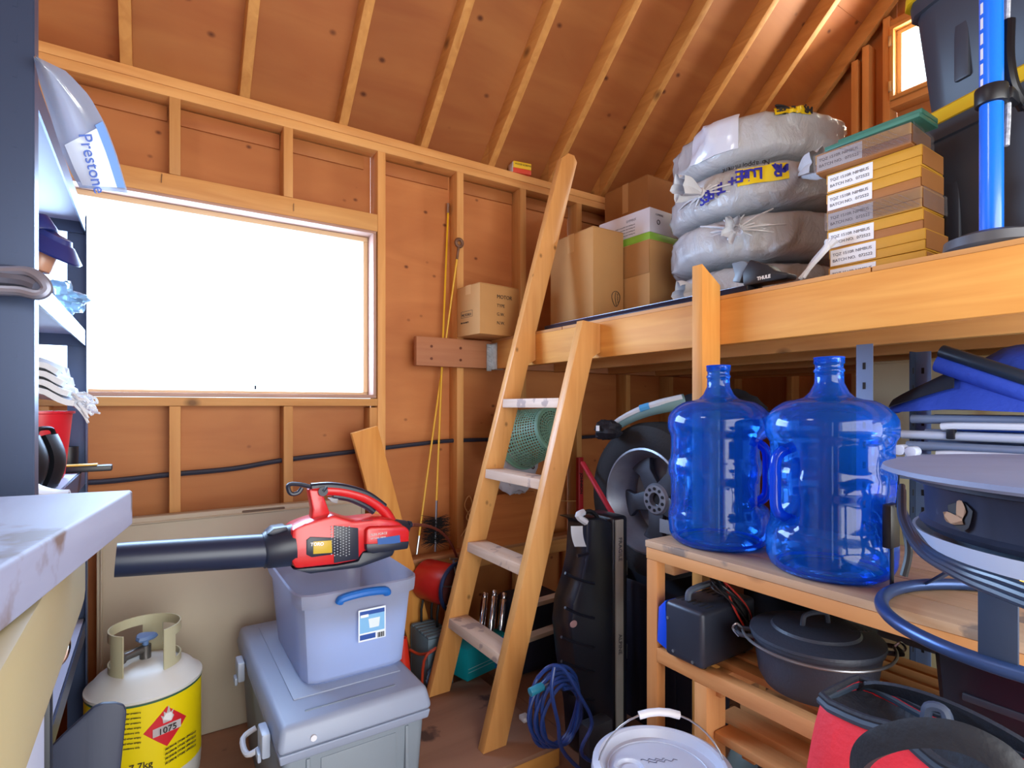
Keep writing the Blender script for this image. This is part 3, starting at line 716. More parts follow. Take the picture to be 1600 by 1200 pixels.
for a0, a1 in ((-60, -35), (60, 95), (205, 235)): g.add(colr(A(a0), A(a1), .448, .5455, n=5).bm)
g.add(colr(A(-60), A(235), .448, .472, n=36).bm)
part('collar', g, COLR, t)
vb = G().cyl((0, 0, .465), (0, 0, .51), .016, n=16).cyl((0, 0, .50), (-.055, -.03, .495), .013, n=14).cyl((-.055, -.03, .495), (-.075, -.04, .494), .019, n=18, bev=.002)
part('valve', vb, mat('brass_grey', '6c6a68', .35, .8), t)
part('valve_knob', G().cyl((0, 0, .51), (0, 0, .528), .009, n=12).lathe([(0, .528), (.026, .528), (.03, .534), (.026, .542), (0, .544)], 12, f=lambda a, r, z: Vector((math.cos(a) * r * (1 + .15 * math.cos(3 * a)), math.sin(a) * r * (1 + .15 * math.cos(3 * a)), z))), mat('knob_blue', '5c7aa8', .4), t, 'blue valve knob')
def cyp(R, ang, z): return Vector((math.sin(ang) * R, -math.cos(ang) * R, z))
def patch(R, a0, a1, z0, z1, n=24, th=.0008): return G().grid(lambda a, b: cyp(R, a0 + (a1 - a0) * a, z0 + (z1 - z0) * b), n, 6, th)
part('label', patch(.1562, -1.5, 1.35, .155, .392), mat('label_yellow', 'e6cf00', .45), t)
part('label_edge', patch(.1568, -1.5, 1.35, .388, .393), mat('label_green', '2c5a44', .5), t)
def dia(R, ac, zc, h, n=10): return G().grid(lambda a, b: cyp(R, ac + ((a - b) * h) / .155, zc + (a + b - 1) * h), n, n, .0006)
part('hazard_diamond', dia(.1570, .36, .305, .060), mat('hazard_red', 'c8202c', .45), t)
def cquad(R, pts, m, nm):
    bmx = G(); t_ = bmesh.new(); t_.faces.new([t_.verts.new(cyp(R, a, z)) for a, z in pts]); bmesh.ops.solidify(t_, geom=t_.faces[:], thickness=.0006); bmx.add(t_); return part(nm, bmx, m, t)
cquad(.1630, [(.36 - .24, .287), (.36 + .24, .287), (.36 + .24, .312), (.36 - .24, .312)], WHITEL, 'number_plate')
flame = [(-.09, .322), (.09, .322), (.15, .335), (.11, .342), (.14, .355), (.07, .348), (.03, .372), (-.02, .350), (-.08, .358), (-.07, .342), (-.14, .348), (-.10, .334)]
cquad(.1605, [(.36 + a * .8, z - .003) for a, z in flame], WHITEL, 'flame_symbol')
def ctext(s_, sz, a, z, m=INK, R=.1600, tilt=0):
    text(s_, sz, m, t, cyp(R, a, z), (math.cos(a), math.sin(a), tilt), (0, 0, 1), local=True, align='CENTER')
ctext('1075', .026, .36, .290, R=.1625)
ctext('7.7kg', .028, -.06, .205, R=.1600)
random.seed(2)
for i in range(8):
    ctext(random.choice(('Flammable gas under pressure', 'Store and use outdoors only', 'Keep valve closed when empty', 'Gaz inflammable sous pression')), .0075, -.34, .372 - i * .0145, R=.1590)
for i in range(4): ctext('PROPANE STORE UPRIGHT', .0085, .62, .238 - i * .014, R=.1592)

# grey chest --------------------------------------------------------------
CG = mat('chest_grey', '8e9ab2', .45, var=.04, vs=3)
CGD = mat('chest_body', '7c8894', .5, var=.05, vs=3)
t = thing('storage_chest', 'long blue-grey plastic storage chest on the floor with latches', 'chest', (.475, 1.88, 0))
g = G().hexa([(.30, 1.525, 0), (.655, 1.525, 0), (.655, 2.25, 0), (.30, 2.25, 0), (.278, 1.50, .372), (.675, 1.50, .372), (.675, 2.28, .372), (.278, 2.28, .372)], bev=.02)
part('tub', g, CGD, t, world=True)
part('lip', G().hexa([(.272, 1.492, .352), (.681, 1.492, .352), (.681, 2.286, .352), (.272, 2.286, .352), (.268, 1.487, .378), (.686, 1.487, .378), (.686, 2.29, .378), (.268, 2.29, .378)], bev=.004), CG, t, world=True)
g = G().hexa([(.262, 1.478, .381), (.692, 1.478, .381), (.692, 2.296, .381), (.262, 2.296, .381), (.275, 1.496, .446), (.679, 1.496, .446), (.679, 2.28, .446), (.275, 2.28, .446)], bev=.016)
part('lid', g, CG, t, world=True)
g = G().box(.33, .645, 1.62, 2.22, .4445, .450, .002)
part('lid_tray', g, CG, t, world=True)
part('lid_groove', B(.345, .60, 1.545, 1.553, .4445, .4475, .001), CGD, t, world=True)
for x0, x1 in ((.325, .36), (.60, .635)): part('front_rib', B(x0 + .012, x1 - .012, 1.497, 1.515, .02, .345, .003), CGD, t, world=True)
part('front_panel', B(.375, .585, 1.500, 1.51, .03, .335, .003), CGD, t, world=True)
for y in (1.60, 2.08):
    part('latch', G().box(.240, .262, y - .035, y + .035, .34, .405, .005).box(.232, .242, y - .02, y + .02, .325, .35, .004), mat('latch_grey', 'a8b4c8', .35), t, world=True)
part('side_handle', G().tube([(.262, 1.70, .30), (.225, 1.71, .285), (.225, 1.80, .285), (.262, 1.81, .30)], .008, 8, sm=4), WHITEP, t, world=True)
part('button', G().cyl((.352, 1.4865, .405), (.352, 1.4795, .405), .008, n=14), WHITEP, t, world=True)

def rrect(hx, hy, r, a):
    """point of a rounded rectangle in direction a"""
    n = 4 + 10 * (1 - r); c, s = math.cos(a), math.sin(a)
    k = (abs(c / hx) ** n + abs(s / hy) ** n) ** (-1 / n)
    return c * k, s * k
def rbox(prof, hx, hy, r=.4, n=64):
    """prof: (scale, z); rounded rectangle cross-section"""
    def f(a, rr, z):
        x, y = rrect(hx, hy, r, a); return Vector((x * rr, y * rr, z))
    return G().lathe(prof, n, f=f)
t = thing('clear_storage_bin', 'milky clear plastic storage bin with a blue handle sitting on the grey chest', 'bin', (.525, 1.885, .4505), (0, 0, .0))
CB = clear('milky_clear', 'e0e8fa', .42, .2, 'dce6fc', translucent=.6, gloss=.2)
part('bin_body', rbox([(0, .0), (.84, .0), (.875, .008), (.975, .235), (1.03, .238), (1.04, .252), (1.05, .278), (1.02, .281), (1.0, .262), (.955, .238), (.855, .012), (0, .006)], .180, .262, .5), CB, t)
HB = mat('handle_blue', '1c64b8', .35)
for sy in (-1, 1):
    part('blue_handle', G().tube([(-.072, sy * .279, .250), (-.062, sy * .283, .262), (0, sy * .286, .268), (.062, sy * .283, .262), (.072, sy * .279, .250)], .0125, 10, sm=4), HB, t, 'blue handle')
lab = thing  # printed product label
part('label', B(-.012, .072, -.2665, -.2650, .115, .210), mat('sticker', 'e0eaf6', .4), t)
part('label_picture', B(-.008, .068, -.2672, -.2666, .140, .203), mat('sticker_blue', '7ab4e2', .4), t)
part('label_band', B(-.008, .040, -.2672, -.2666, .120, .135), mat('sticker_navy', '1e4a9a', .4), t)
part('label_band', B(-.008, .068, -.2678, -.2673, .193, .205), mat('sticker_navy', '1e4a9a', .4), t)
part('pictured_bin', rbox([(0, 0), (.8, 0), (1, .028), (0, .028)], .018, .0006, .3, 24), mat('pale', 'd6e4ea', .5), t).location = (.036, -.2678, .152)
g = G()
for i in range(9): g.box(.046 + i * .0024, .0472 + i * .0024 + (i % 3) * .0004, -.2674, -.2666, .118, .133)
part('barcode', g, INK, t)
part('brand_oval', rbox([(0, 0), (1, 0), (1, .008), (0, .008)], .012, .0006, .9, 20), mat('oval', 'e8ecf4', .5), t).location = (.006, -.2686, .187)

# leaf blower lying across the bin ---------------------------------------
YB = 1.745
def q2(L): return [(at(u, v, Y=YB).x, at(u, v, Y=YB).z) for u, v in L]
RED = mat('blower_red', 'c81e22', .32, coat=.2); BG = mat('blower_black', '1b2233', .4)
t = thing('leaf_blower', 'red and black cordless leaf blower with a long black tube resting on the clear bin', 'leaf blower', (.45, YB, .775))
a_, b_ = at(181, 875, Y=YB), at(412, 860, Y=YB); c_ = at(452, 852, Y=YB)
g = G(); M = Matrix.Translation(a_) @ (b_ - a_).to_track_quat('Z', 'Y').to_matrix().to_4x4(); L_ = (b_ - a_).length
g.lathe([(.036, 0), (.043, 0), (.044, .03), (.0475, L_), (.052, L_ + .005), (.046, L_ + .005), (.038, .03), (.036, 0)], 36, M)
part('blower_tube', g, mat('tube_navy', '1c2740', .38), t, world=True)
g = G(); L2 = (c_ - b_).length + .01
g.lathe([(0, 0), (.050, 0), (.054, .008), (.060, L2 * .7), (.062, L2), (0, L2)], 36, Matrix.Translation(b_) @ (c_ - b_).to_track_quat('Z', 'Y').to_matrix().to_4x4())
part('tube_collar', g, BG, t, world=True)
part('tube_clip', G().prism(q2([(414, 832), (425, 823), (445, 820), (447, 826), (428, 834)]), YB - .03, YB + .03, 'xz', bev=.003), BG, t, world=True)
body = [(450, 822), (470, 813), (486, 808), (515, 800), (545, 810), (585, 805), (606, 808), (621, 815), (624, 835), (618, 850), (560, 856), (552, 870), (520, 876), (455, 883), (449, 870)]
part('motor_housing', G().prism(q2(body), YB - .055, YB + .055, 'xz', bev=.012), RED, t, world=True)
part('front_post', G().prism(q2([(480, 764), (500, 764), (513, 800), (509, 812), (484, 812), (486, 795)]), YB - .022, YB + .022, 'xz', bev=.006), RED, t, world=True)
hp = [at(u, v, Y=YB) for u, v in ((486, 768), (515, 766), (545, 770), (575, 780), (600, 798), (613, 818))]
part('handle', G().tube(hp, .017, 12, sm=6), RED, t, 'red handle', world=True)
part('rubber_grip', G().tube([p + Vector((0, 0, .012)) for p in hp[:5]], .0135, 10, sm=6), BG, t, world=True)
part('inner_grip', G().tube([at(u, v, Y=YB) for u, v in ((520, 775), (545, 779), (570, 790), (584, 800))], .010, 10, sm=5), BG, t, world=True)
part('trigger', G().prism(q2([(512, 778), (528, 778), (526, 787), (517, 784)]), YB - .008, YB + .008, 'xz', bev=.002), mat('trigger_grey', '8a8c90', .4), t, world=True)
part('cruise_lever', G().cyl(at(505, 768, Y=YB - .03), at(505, 768, Y=YB - .02), .014, n=18).cyl(at(505, 768, Y=YB - .032), at(511, 761, Y=YB - .032), .004, n=8), BG, t, world=True)
part('front_guard', G().tube([at(u, v, Y=YB) for u, v in ((490, 762), (470, 757), (452, 757), (451, 766), (456, 772), (466, 770), (472, 762))], .0065, 8, sm=4), BG, t, world=True)
part('battery', G().prism(q2([(560, 822), (566, 817), (620, 816), (627, 822), (626, 842), (615, 848), (568, 853), (560, 846)]), YB - .075, YB - .0, 'xz', bev=.008), RED, t, world=True)
part('battery_base', G().prism(q2([(560, 842), (626, 838), (624, 850), (570, 857), (561, 853)]), YB - .077, YB + .02, 'xz', bev=.005), BG, t, world=True)
part('battery_label', G().prism(q2([(577, 834), (611, 829), (612, 840), (578, 846)]), YB - .0768, YB - .0752, 'xz'), mat('battery_blue', '2458a0', .4), t, world=True)
p0, p1 = at(579, 838, Y=YB - .077), at(611, 834, Y=YB - .077)
text('FLEX-FORCE', .0095, WHITEL, t, p0 + Vector((0, -.001, .001)), p1 - p0, (0, 0, 1)); text('60V 2.5Ah 108Wh', .0065, WHITEL, t, p0 + Vector((0, -.001, -.0095)), p1 - p0, (0, 0, 1))
part('rear_cap', G().cyl(at(620, 830, Y=YB), at(638, 820, Y=YB), .048, .016, 24, .004).cyl(at(638, 820, Y=YB), at(643, 819, Y=YB), .014, .010, 16), BG, t, world=True)
part('skid_base', G().prism(q2([(452, 884), (480, 891), (555, 882), (606, 864), (610, 855), (560, 858), (553, 872), (520, 878)]), YB - .045, YB + .05, 'xz', bev=.005), BG, t, world=True)
part('vent_panel', G().prism(q2([(514, 816), (551, 820), (552, 867), (514, 873)]), YB - .0575, YB - .054, 'xz', bev=.001), BG, t, world=True)
g = G()
for i in range(7):
    for j in range(11):
        p = at(518 + i * 4.6, 823 + j * 4.3 + (i % 2) * 2, Y=YB - .0577); g.cyl(p, p + Vector((0, -.0012, 0)), .0021, n=6)
part('vent_hole', g, mat('vent_light', '9aa0a8', .4), t, world=True, kind='stuff')
part('badge_surround', G().prism(q2([(472, 838), (478, 833), (524, 835), (524, 858), (480, 864), (472, 860)]), YB - .058, YB - .054, 'xz', bev=.001), BG, t, world=True)
part('badge', G().prism(q2([(482, 840), (510, 838), (511, 857), (482, 859)]), YB - .060, YB - .0575, 'xz', bev=.001), mat('badge_yellow', 'c8a830', .4), t, world=True)
p0, p1 = at(485, 853, Y=YB - .0605), at(509, 852, Y=YB - .0605); text('TORO', .0135, WHITEL, t, p0, p1 - p0, (0, 0, 1), bold=.0006)
p0, p1 = at(565, 815, Y=YB - .0556), at(590, 813, Y=YB - .0556); text('POWERPLEX', .0065, mat('dark_red', '7a1216', .4), t, p0, p1 - p0, (0, 0, 1))
g = G().tube([at(644, 820, Y=1.80), at(668, 822, Y=2.0), at(690, 832, Y=2.2), at(706, 852, Y=2.3), at(716, 878, Y=2.32), at(717, 893, Y=2.25)], .006, 8, sm=6)
single('brown_hose', g, mat('brown_rubber', '6a3028', .45), 'thin reddish-brown rubber hose curving past the bristle brush to the red heater', 'hose')
# ================================================================== ON THE LOFT
ZD = ZL + .0125
t = carton('tall_carton', 'tall plain cardboard carton with a shield logo low on one side, on the loft', 1.68, 1.87, 1.895, 2.215, ZD, 2.09, CARD, 0)
sh = [(0, .035), (.028, .022), (.034, -.006), (.014, -.042), (0, -.05), (-.014, -.042), (-.034, -.006), (-.028, .022)]
g = G(); pts = [(.045 + x * .75, -.1612, .165 + z * .85) for x, z in sh]; g.tube(spline([Vector(p) for p in pts], 3, True), .0016, 4, closed=True)
g.tube([(.045, -.1612, .19), (.040, -.1612, .165), (.048, -.1612, .125)], .0014, 4, sm=3)
part('shield_logo', g, INK, t)
text('DUCATI', .012, INK, t, (.052, -.1612, .185), (0, 0, -1), (1, 0, 0), local=True)
t = carton('open_flap_carton', 'squat cardboard carton with one long folded flap, holding up the white and green box', 1.88, 2.13, 1.74, 2.03, ZD, 2.025, CARD, 0)
part('outer_flap', B(-.1285, -.1255, -.1445, .145, .26, .41, .001), CARD2, t)
part('torn_label', B(-.1265, -.1258, .06, .10, .02, .09), WHITEL, t).rotation_euler = (.0, 0, 0)
t = thing('white_green_box', 'flat white box with green lower band and fine print, atop a carton on the loft', 'box', (2.035, 1.93, 2.026), (0, 0, .06))
WB = mat('white_card', 'cfcdd6', .55)
part('lower_half', B(-.14, .14, -.16, .16, 0, .042, .002), mat('green_card', '86b83c', .5), t)
part('upper_half', B(-.1405, .1405, -.1605, .1605, .0425, .155, .003), WB, t)
part('black_stripe', B(-.1412, -.1404, .10, .155, .10, .112), INK, t)
text('DYMAX', .017, mat('grey_print', '84848c', .6), t, (-.1412, -.02, .115), (0, -1, 0), (0, 0, 1), local=True)
for i in range(4): text('ready to assemble steel shelving set', .0085, mat('grey_print', '84848c', .6), t, (-.1412, .05, .096 - .014 * i), (0, -1, 0), (0, 0, 1), local=True)
text('COMPAX', .013, mat('grey_print', '84848c', .6), t, (-.10, -.1612, .125), (1, 0, 0), (0, 0, 1), local=True)
g = G().torus((-.08, -.161, .095), .010, .0018, (0, 1, 0), 14, 5); part('round_mark', g, INK, t)
carton('rear_carton', 'brown taped carton rising behind the white and green box', 2.20, 2.60, 2.05, 2.38, ZD, 2.50, CARD2, .0, tape='d8bc94')

# roof bars -------------------------------------------------------------
BAR = mat('bar_black', '1c2438', .3, .3)
for k, (x, y0, y1, z, lb) in enumerate(((1.535, 1.015, 2.04, ZD + .012, 'long black aluminium roof bar with grooved top lying nearest the loft edge'), (1.588, 1.015, 2.02, ZD + .020, 'second long black roof bar lying just behind the edge one'))):
    t = thing('roof_bar', lb, 'roof bar', (x, (y0 + y1) / 2, ZD), group='roof bars along the loft edge')
    z0 = ZD + .0005
    part('extrusion', G().prism([(x - .021, z0 + .008), (x - .014, z0), (x + .014, z0), (x + .021, z0 + .008), (x + .016, z0 + .022 + .008 * k), (x - .014, z0 + .026 + .008 * k)], y0, y1, 'xz', bev=.0015), BAR, t, world=True)
    part('rubber_strip', B(x - .004, x + .004, y0 + .02, y1 - .02, z0 + .0265 + .008 * k, z0 + .029 + .008 * k), mat('strip', '8890a0', .3, .6), t, world=True)
    for y in (y0, y1): part('end_cap', B(x - .019, x + .019, y - .006 if y == y0 else y, y if y == y0 else y + .006, z0 + .001, z0 + .024, .002), BLACK, t, world=True)
t = thing('roof_rack_foot', 'black and grey roof rack clamp foot lettered in white, at the bar end', 'clamp', (1.56, .88, ZD))
yq = .90
def q3(L, X=1.545): return [(at(u, v, X=X).y, at(u, v, X=X).z) for u, v in L]
part('grey_jaw', G().prism(q3([(1147, 412), (1165, 408), (1178, 414), (1166, 428), (1160, 442), (1148, 441), (1152, 430)]), 1.53, 1.57, 'yz', bev=.004), mat('jaw_grey', '6c7680', .4), t, world=True)
part('black_cover', G().prism(q3([(1166, 428), (1178, 407), (1206, 415), (1216, 424), (1238, 428), (1236, 436), (1210, 441), (1168, 449)]), 1.522, 1.575, 'yz', bev=.005), BLACK, t, world=True)
part('foot_pad', B(1.525, 1.575, .82, .925, ZD, ZD + .012, .003), RUBBER, t, world=True)
p0, p1 = at(1183, 438, X=1.5215), at(1206, 433, X=1.5215); text('THULE', .014, WHITEL, t, p0, p1 - p0, (0, 0, 1), bold=.0005)

# tyre bags -------------------------------------------------------------
BAGM = clear('bag_film', 'e6e9ec', .20, .15, 'eef0f4', translucent=.35, gloss=.6)
nt_ = BAGM.node_tree; N_ = nt_.nodes
tc_ = N_.new('ShaderNodeTexCoord'); mp_ = N_.new('ShaderNodeMapping'); mp_.inputs['Scale'].default_value = (1, 1, .45); mp_.inputs['Rotation'].default_value = (.5, .3, 0)
nz_ = N_.new('ShaderNodeTexNoise'); nz_.inputs['Scale'].default_value = 11; nz_.inputs['Detail'].default_value = 6; nz_.inputs['Distortion'].default_value = 2.2; nz_.inputs['Roughness'].default_value = .62
bp_ = N_.new('ShaderNodeBump'); bp_.inputs['Strength'].default_value = .45; bp_.inputs['Distance'].default_value = .03
nt_.links.new(tc_.outputs['Object'], mp_.inputs['Vector']); nt_.links.new(mp_.outputs[0], nz_.inputs['Vector']); nt_.links.new(nz_.outputs['Fac'], bp_.inputs['Height'])
for n_ in N_:
    if n_.type in ('BSDF_DIFFUSE', 'BSDF_GLOSSY', 'BSDF_TRANSLUCENT'): nt_.links.new(bp_.outputs[0], n_.inputs['Normal'])
bc = Vector((2.10, 1.36))
def ridge(x): return 1 - abs(noise.noise(x)) * 2
def radial(seed, h, R, th, z):
    """distance of the film from the axis in direction th at height z"""
    q = min(1, abs(2 * z / h - 1)) ** (1 / .5); sn = math.sqrt(max(0, 1 - q * q))
    d = Vector((math.cos(th) * 1.6, math.sin(th) * 1.6, z * 6)) + Vector((seed, seed * .7, 0))
    wv = noise.noise(d) * .026 + (max(0, ridge(d * 1.7)) ** 5) * .016 + (max(0, ridge(d * 3.6)) ** 4) * .004 - .004
    if seed > 9: return R * sn ** (.62 if z > h / 2 else .36) + wv * sn * 1.15
    return R * sn ** .36 + wv * sn
def bagshape(seed, h, R):
    def prof(a, b):
        th = a * 2 * PI; s = b * PI; z = h / 2 - h / 2 * math.copysign(abs(math.cos(s)) ** .5, math.cos(s))
        r = radial(seed, h, R, th, z)
        if b < .02 or b > .98: r = 0
        k = min(1, max(0, (R - .03 - r) / .12))
        zz = z + k * .010 * noise.noise(Vector((r * math.cos(th) * 9, r * math.sin(th) * 9, seed)))
        return Vector((r * math.cos(th), r * math.sin(th), min(h - .001, max(.001, zz))))
    return prof
def knot(g, p, d, n_, L=.10):
    p, d, n_ = Vector(p), Vector(d).normalized(), Vector(n_)
    side = d.cross(Vector((0, 0, 1))).normalized()
    def f(a, b):
        th = a * 2 * PI; w_ = .012 + (.036 * math.sin(min(1, b * 1.1) * PI * .62)) * (b ** .6)
        fold = 1 + .28 * math.sin(th * 5 + n_.x * 3)
        return p + d * (b * L) + (side * math.cos(th) * w_ * .7 + Vector((0, 0, 1)) * math.sin(th) * w_) * fold + Vector((0, 0, -.02 * b * b))
    g.grid(f, 20, 10, closed_u=True); g.torus(p + d * .006, .015, .006, d, 16, 8)
def pleats(g, p, nrm, R, zc, n=13, rad=.10):
    """gathered folds running into a knot on the side of the bag"""
    p = Vector(p); nrm = Vector((nrm[0], nrm[1], 0)).normalized(); s = Vector((-nrm.y, nrm.x, 0))
    for i in range(n):
        a = PI * (.08 + .84 * i / (n - 1)) * 2 if n > 14 else 2 * PI * i / n; L = rad * (1 + .5 * noise.noise(Vector((i * 3.3, 1, 2))))
        q = p + (s * math.cos(a) * L * 1.6 + Vector((0, 0, math.sin(a) * L * .62))) - nrm * (L * .22)
        m_ = p.lerp(q, .5) + nrm * .012
        g.tube([p + nrm * .002, m_, q - nrm * .012], .006, 5, sm=4, rr=lambda t_: 1 - .55 * t_)
BN = mat('bag_print_white', 'c4c8ce', .3)
specs = ((ZD, .190, .330, 1.3, '', 0, 0), (ZD + .191, .182, .338, 4.1, '', 0, 0), (ZD + .374, .182, .334, 7.7, '', 0, 0), (ZD + .557, .200, .325, 9.4, '', 0, 0))
lbs = ('bagged tyre at the very bottom of the stack, knot drooping toward the cartons', 'bagged tyre second from the bottom with a big gathered knot in front',
       'bagged tyre third up, printed with upside-down blue letters on yellow', 'bagged tyre on top of the stack, smooth pale film with a folded corner')
NAVY = mat('print_navy', '20209a', .5); PRY = mat('print_yellow', 'e8c818', .5)
def onbag(az, z, R): return Vector((bc.x + math.sin(az) * R, bc.y - math.cos(az) * R, z))
# direction in which the camera lies, seen from the stack
caz = math.atan2(-bc.x, bc.y)
for i, (z0, h, R, seed, nm, dx, dy) in enumerate(specs):
    t = thing('tyre_bag', lbs[i], 'bagged tyre', (bc.x, bc.y, z0), group='bagged tyres stacked on the loft')
    part('film', G().grid(bagshape(seed, h, R), 120, 36, closed_u=True), BAGM, t, sharp=60)
    part('tyre', G().lathe([(.19, .02), (.23, .012), (.285, .02), (.300, h * .3), (.300, h * .7), (.285, h - .03), (.23, h - .022), (.19, h - .03), (.19, .02)], 48), RUBBER, t)
    g = G()
    def loc(az, z, r): return (math.sin(az) * r, -math.cos(az) * r, z)
    def add_knot(az, z, L, tilt=-.1):
        nrm = (math.sin(az), -math.cos(az), tilt); knot(g, loc(az, z, R - .005), nrm, (az, 0, 0), L); pleats(g, loc(az, z, R - .012), nrm, R, z)
    if i == 0: add_knot(caz - .66, h * .52, .11, -.02); 
    if i == 1: add_knot(caz - .20, h * .62, .06, .1)
    if i == 2: add_knot(caz - .62, h * .55, .13, .15); add_knot(caz + .42, h * .55, .14, .06)
    if i < 3: part('gathered_knot', g, mat('knot_film', 'd2d4d8', .25, bump=.2, bs=40), t, sharp=50)
    else: g.bm.free()
    def sf(az, z, seed=seed, h=h, R=R): return max(radial(seed, h, R, az - PI / 2, z + dz_) for dz_ in (-.012, 0, .012))
    if i in (0, 2, 3):
        az0, az1, z_a, z_b = {0: (caz - .62, caz - .30, .03, .085), 2: (caz - .18, caz + .30, .080, .142), 3: (caz + .20, caz + .60, .145, .178)}[i]
        def ps(a, b, az0=az0, az1=az1, z_a=z_a, z_b=z_b, R=R):
            az = az0 + (az1 - az0) * a; z = z_a + (z_b - z_a) * b; return Vector(loc(az, z, sf(az, z) + .003))
        part('yellow_banner', G().grid(ps, 14, 3, .001), PRY, t)
        s_ = 'MR. LUBE'; azc = (az0 + az1) / 2
        flip = -1 if i >= 2 else 1
        n = len(s_)
        for k, ch in enumerate(s_):
            if ch == ' ': continue
            f = (k + .5) / n; az = az0 + (az1 - az0) * (f if flip > 0 else 1 - f)
            zb = z_a + .008 if flip > 0 else z_b - .008
            x = Vector((math.cos(az), math.sin(az), 0)) * flip
            text(ch, (z_b - z_a) * 1.0, NAVY if i != 3 else INK, t, Vector(loc(az, zb, sf(az, zb) + .011)) - x * .014, x, (0, 0, flip), local=True, bold=.0010)
        if i == 2:
            for k, ch in enumerate('+ TIRES'):
                if ch == ' ': continue
                az = caz - .23 - k * .062; x = -Vector((math.cos(az), math.sin(az), 0))
                text(ch, .058, NAVY, t, Vector(loc(az, .128 - .006 * k, sf(az, .10) + .004)) - x * .014, x, (0, 0, -1), local=True, bold=.001)
            for k, ch in enumerate('No appointment'):
                az = caz + .12 - k * .036; x = -Vector((math.cos(az), math.sin(az), 0))
                if ch != ' ': text(ch, .026, INK, t, Vector(loc(az, .164, sf(az, .16) + .004)) - x * .006, x, (0, 0, -1), local=True)
    if i == 0:
        for k, ch in enumerate('EST'): 
            az = caz - .10 + k * .05; x = Vector((math.cos(az), math.sin(az), 0))
            text(ch, .05, NAVY, t, Vector(loc(az, .07 - .004 * k, sf(az, .09) + .004)), x, (0, 0, 1), local=True, bold=.001)
    if i == 3:
        g2 = G()
        def fold(a, b):
            az = caz - .80 + .62 * a; z = .045 + .135 * b; return Vector(loc(az, z, sf(az, z) + .004 + .012 * math.sin(a * PI) * b))
        part('folded_film', g2.grid(fold, 14, 8, .003), mat('fold_film', 'ccd0dc', .2, coat=.4, bump=.1, bs=10), t)
        g3 = G(); p = loc(caz + .30, .186, sf(caz + .30, .18) - .004); g3.torus(p, .022, .003, (0, -.5, 1), 18, 5).torus(p, .014, .003, (0, -.5, 1), 18, 5)
        part('printed_swirl', g3, INK, t)
t = thing('twisted_film_tail', 'long twisted tail of clear film hanging between the bagged tyres and the tile cartons', 'film', (1.70, 1.0, ZD))
p0, p1 = at(1300, 375, X=1.625), at(1252, 436, X=1.60)
g = G()
for k in (-1, 0, 1): g.tube([p0 + Vector((0, .01 * k, 0)), p0.lerp(p1, .4) + Vector((0, -.014 * k, .01 * k)), p1 + Vector((0, .006 * k, .002))], .010, 6, sm=6, rr=lambda s: 1.1 - .6 * s)
g.tube([p1, (p1.x + .02, p1.y + .02, ZD + .003)], .004, 5)
part('tail', g, mat('knot_film', 'd2d4d8'), t, world=True)

# tile cartons -----------------------------------------------------------
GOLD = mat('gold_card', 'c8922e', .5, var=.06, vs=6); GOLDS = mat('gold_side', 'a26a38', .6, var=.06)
lbt = ['lowest flat yellow tile carton, label half hidden by the loft edge', 'flat yellow tile carton second from the bottom', 'flat yellow tile carton third from the bottom', 'film-wrapped tile carton in the middle of the stack',
       'flat yellow tile carton third from the top', 'flat yellow tile carton just beneath the film-wrapped top one', 'topmost tile carton, wholly wrapped in crinkled clear film']
FILM = clear('stretch_film', 'f4f4f8', .84, .06, 'e8e8f0', gloss=.35)
pitch = .0555
for i in range(7):
    z0 = ZD + i * pitch; jx, jy = (0, 0, .012, .010, .012, .012, -.015)[i], (0, -.002, .010, .010, .012, .012, .03)[i]
    t = thing('tile_carton', lbt[i], 'carton', (1.712 + jx, .715 + jy, z0), (0, 0, (.02, -.01, .015, 0, -.015, .01, .05)[i]), 'flat tile cartons stacked on the loft')
    hx, hy, h = .070, .118, pitch - .0015
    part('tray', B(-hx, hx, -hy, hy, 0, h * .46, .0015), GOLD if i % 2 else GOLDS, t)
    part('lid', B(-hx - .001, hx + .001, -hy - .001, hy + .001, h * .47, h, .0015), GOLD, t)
    part('end_flap', B(-hx + .004, hx - .004, -hy - .0022, -hy - .0012, .004, h - .004), GOLDS, t)
    part('label', B(-hx - .0022, -hx - .0012, -.005, hy - .004, .004, h - .005), WHITEL, t)
    gp = mat('grey_ink', '6c6e76', .6)
    text('TQZ 1510R NIMBUS', .0118, gp, t, (-hx - .0024, hy - .010, .031), (0, -1, 0), (0, 0, 1), local=True)
    text('BATCH NO.  072522', .0118, gp, t, (-hx - .0024, hy - .010, .014), (0, -1, 0), (0, 0, 1), local=True)
    if i in (3, 6):
        g = G().grid(lambda a, b: Vector((-hx - .006 - .002 * noise.noise(Vector((a * 9, b * 5, i))), hy + .004 - (2 * hy + .008) * a, .001 + (h - .002) * b)), 18, 6)
        g.grid(lambda a, b: Vector((-hx - .006 + (2 * hx + .01) * a, -hy - .007 - .002 * noise.noise(Vector((a * 9, b * 5, i))), .001 + (h - .002) * b)), 18, 6)
        for k in range(7): g.tube([(-hx - .0075, -hy + .015 * k, .006), (-hx - .0085, -hy + .05 + .02 * k, h - .006)], .0009, 4)
        part('film_wrap', g, FILM, t)
for k in range(2):
    z0 = ZD + 7 * pitch + .0005 + k * .0135
    single('green_tile', B(1.622 + .014 * k, 1.735, .60, .835 - .03 * k, z0, z0 + .0125, .0015), mat('tile_green', '3c7868', .4, var=.05), ('sea-green glass tile lying under its twin on top of the tile cartons', 'uppermost sea-green glass tile, set back a little from the one beneath')[k], 'tile', 'green tiles on the cartons')

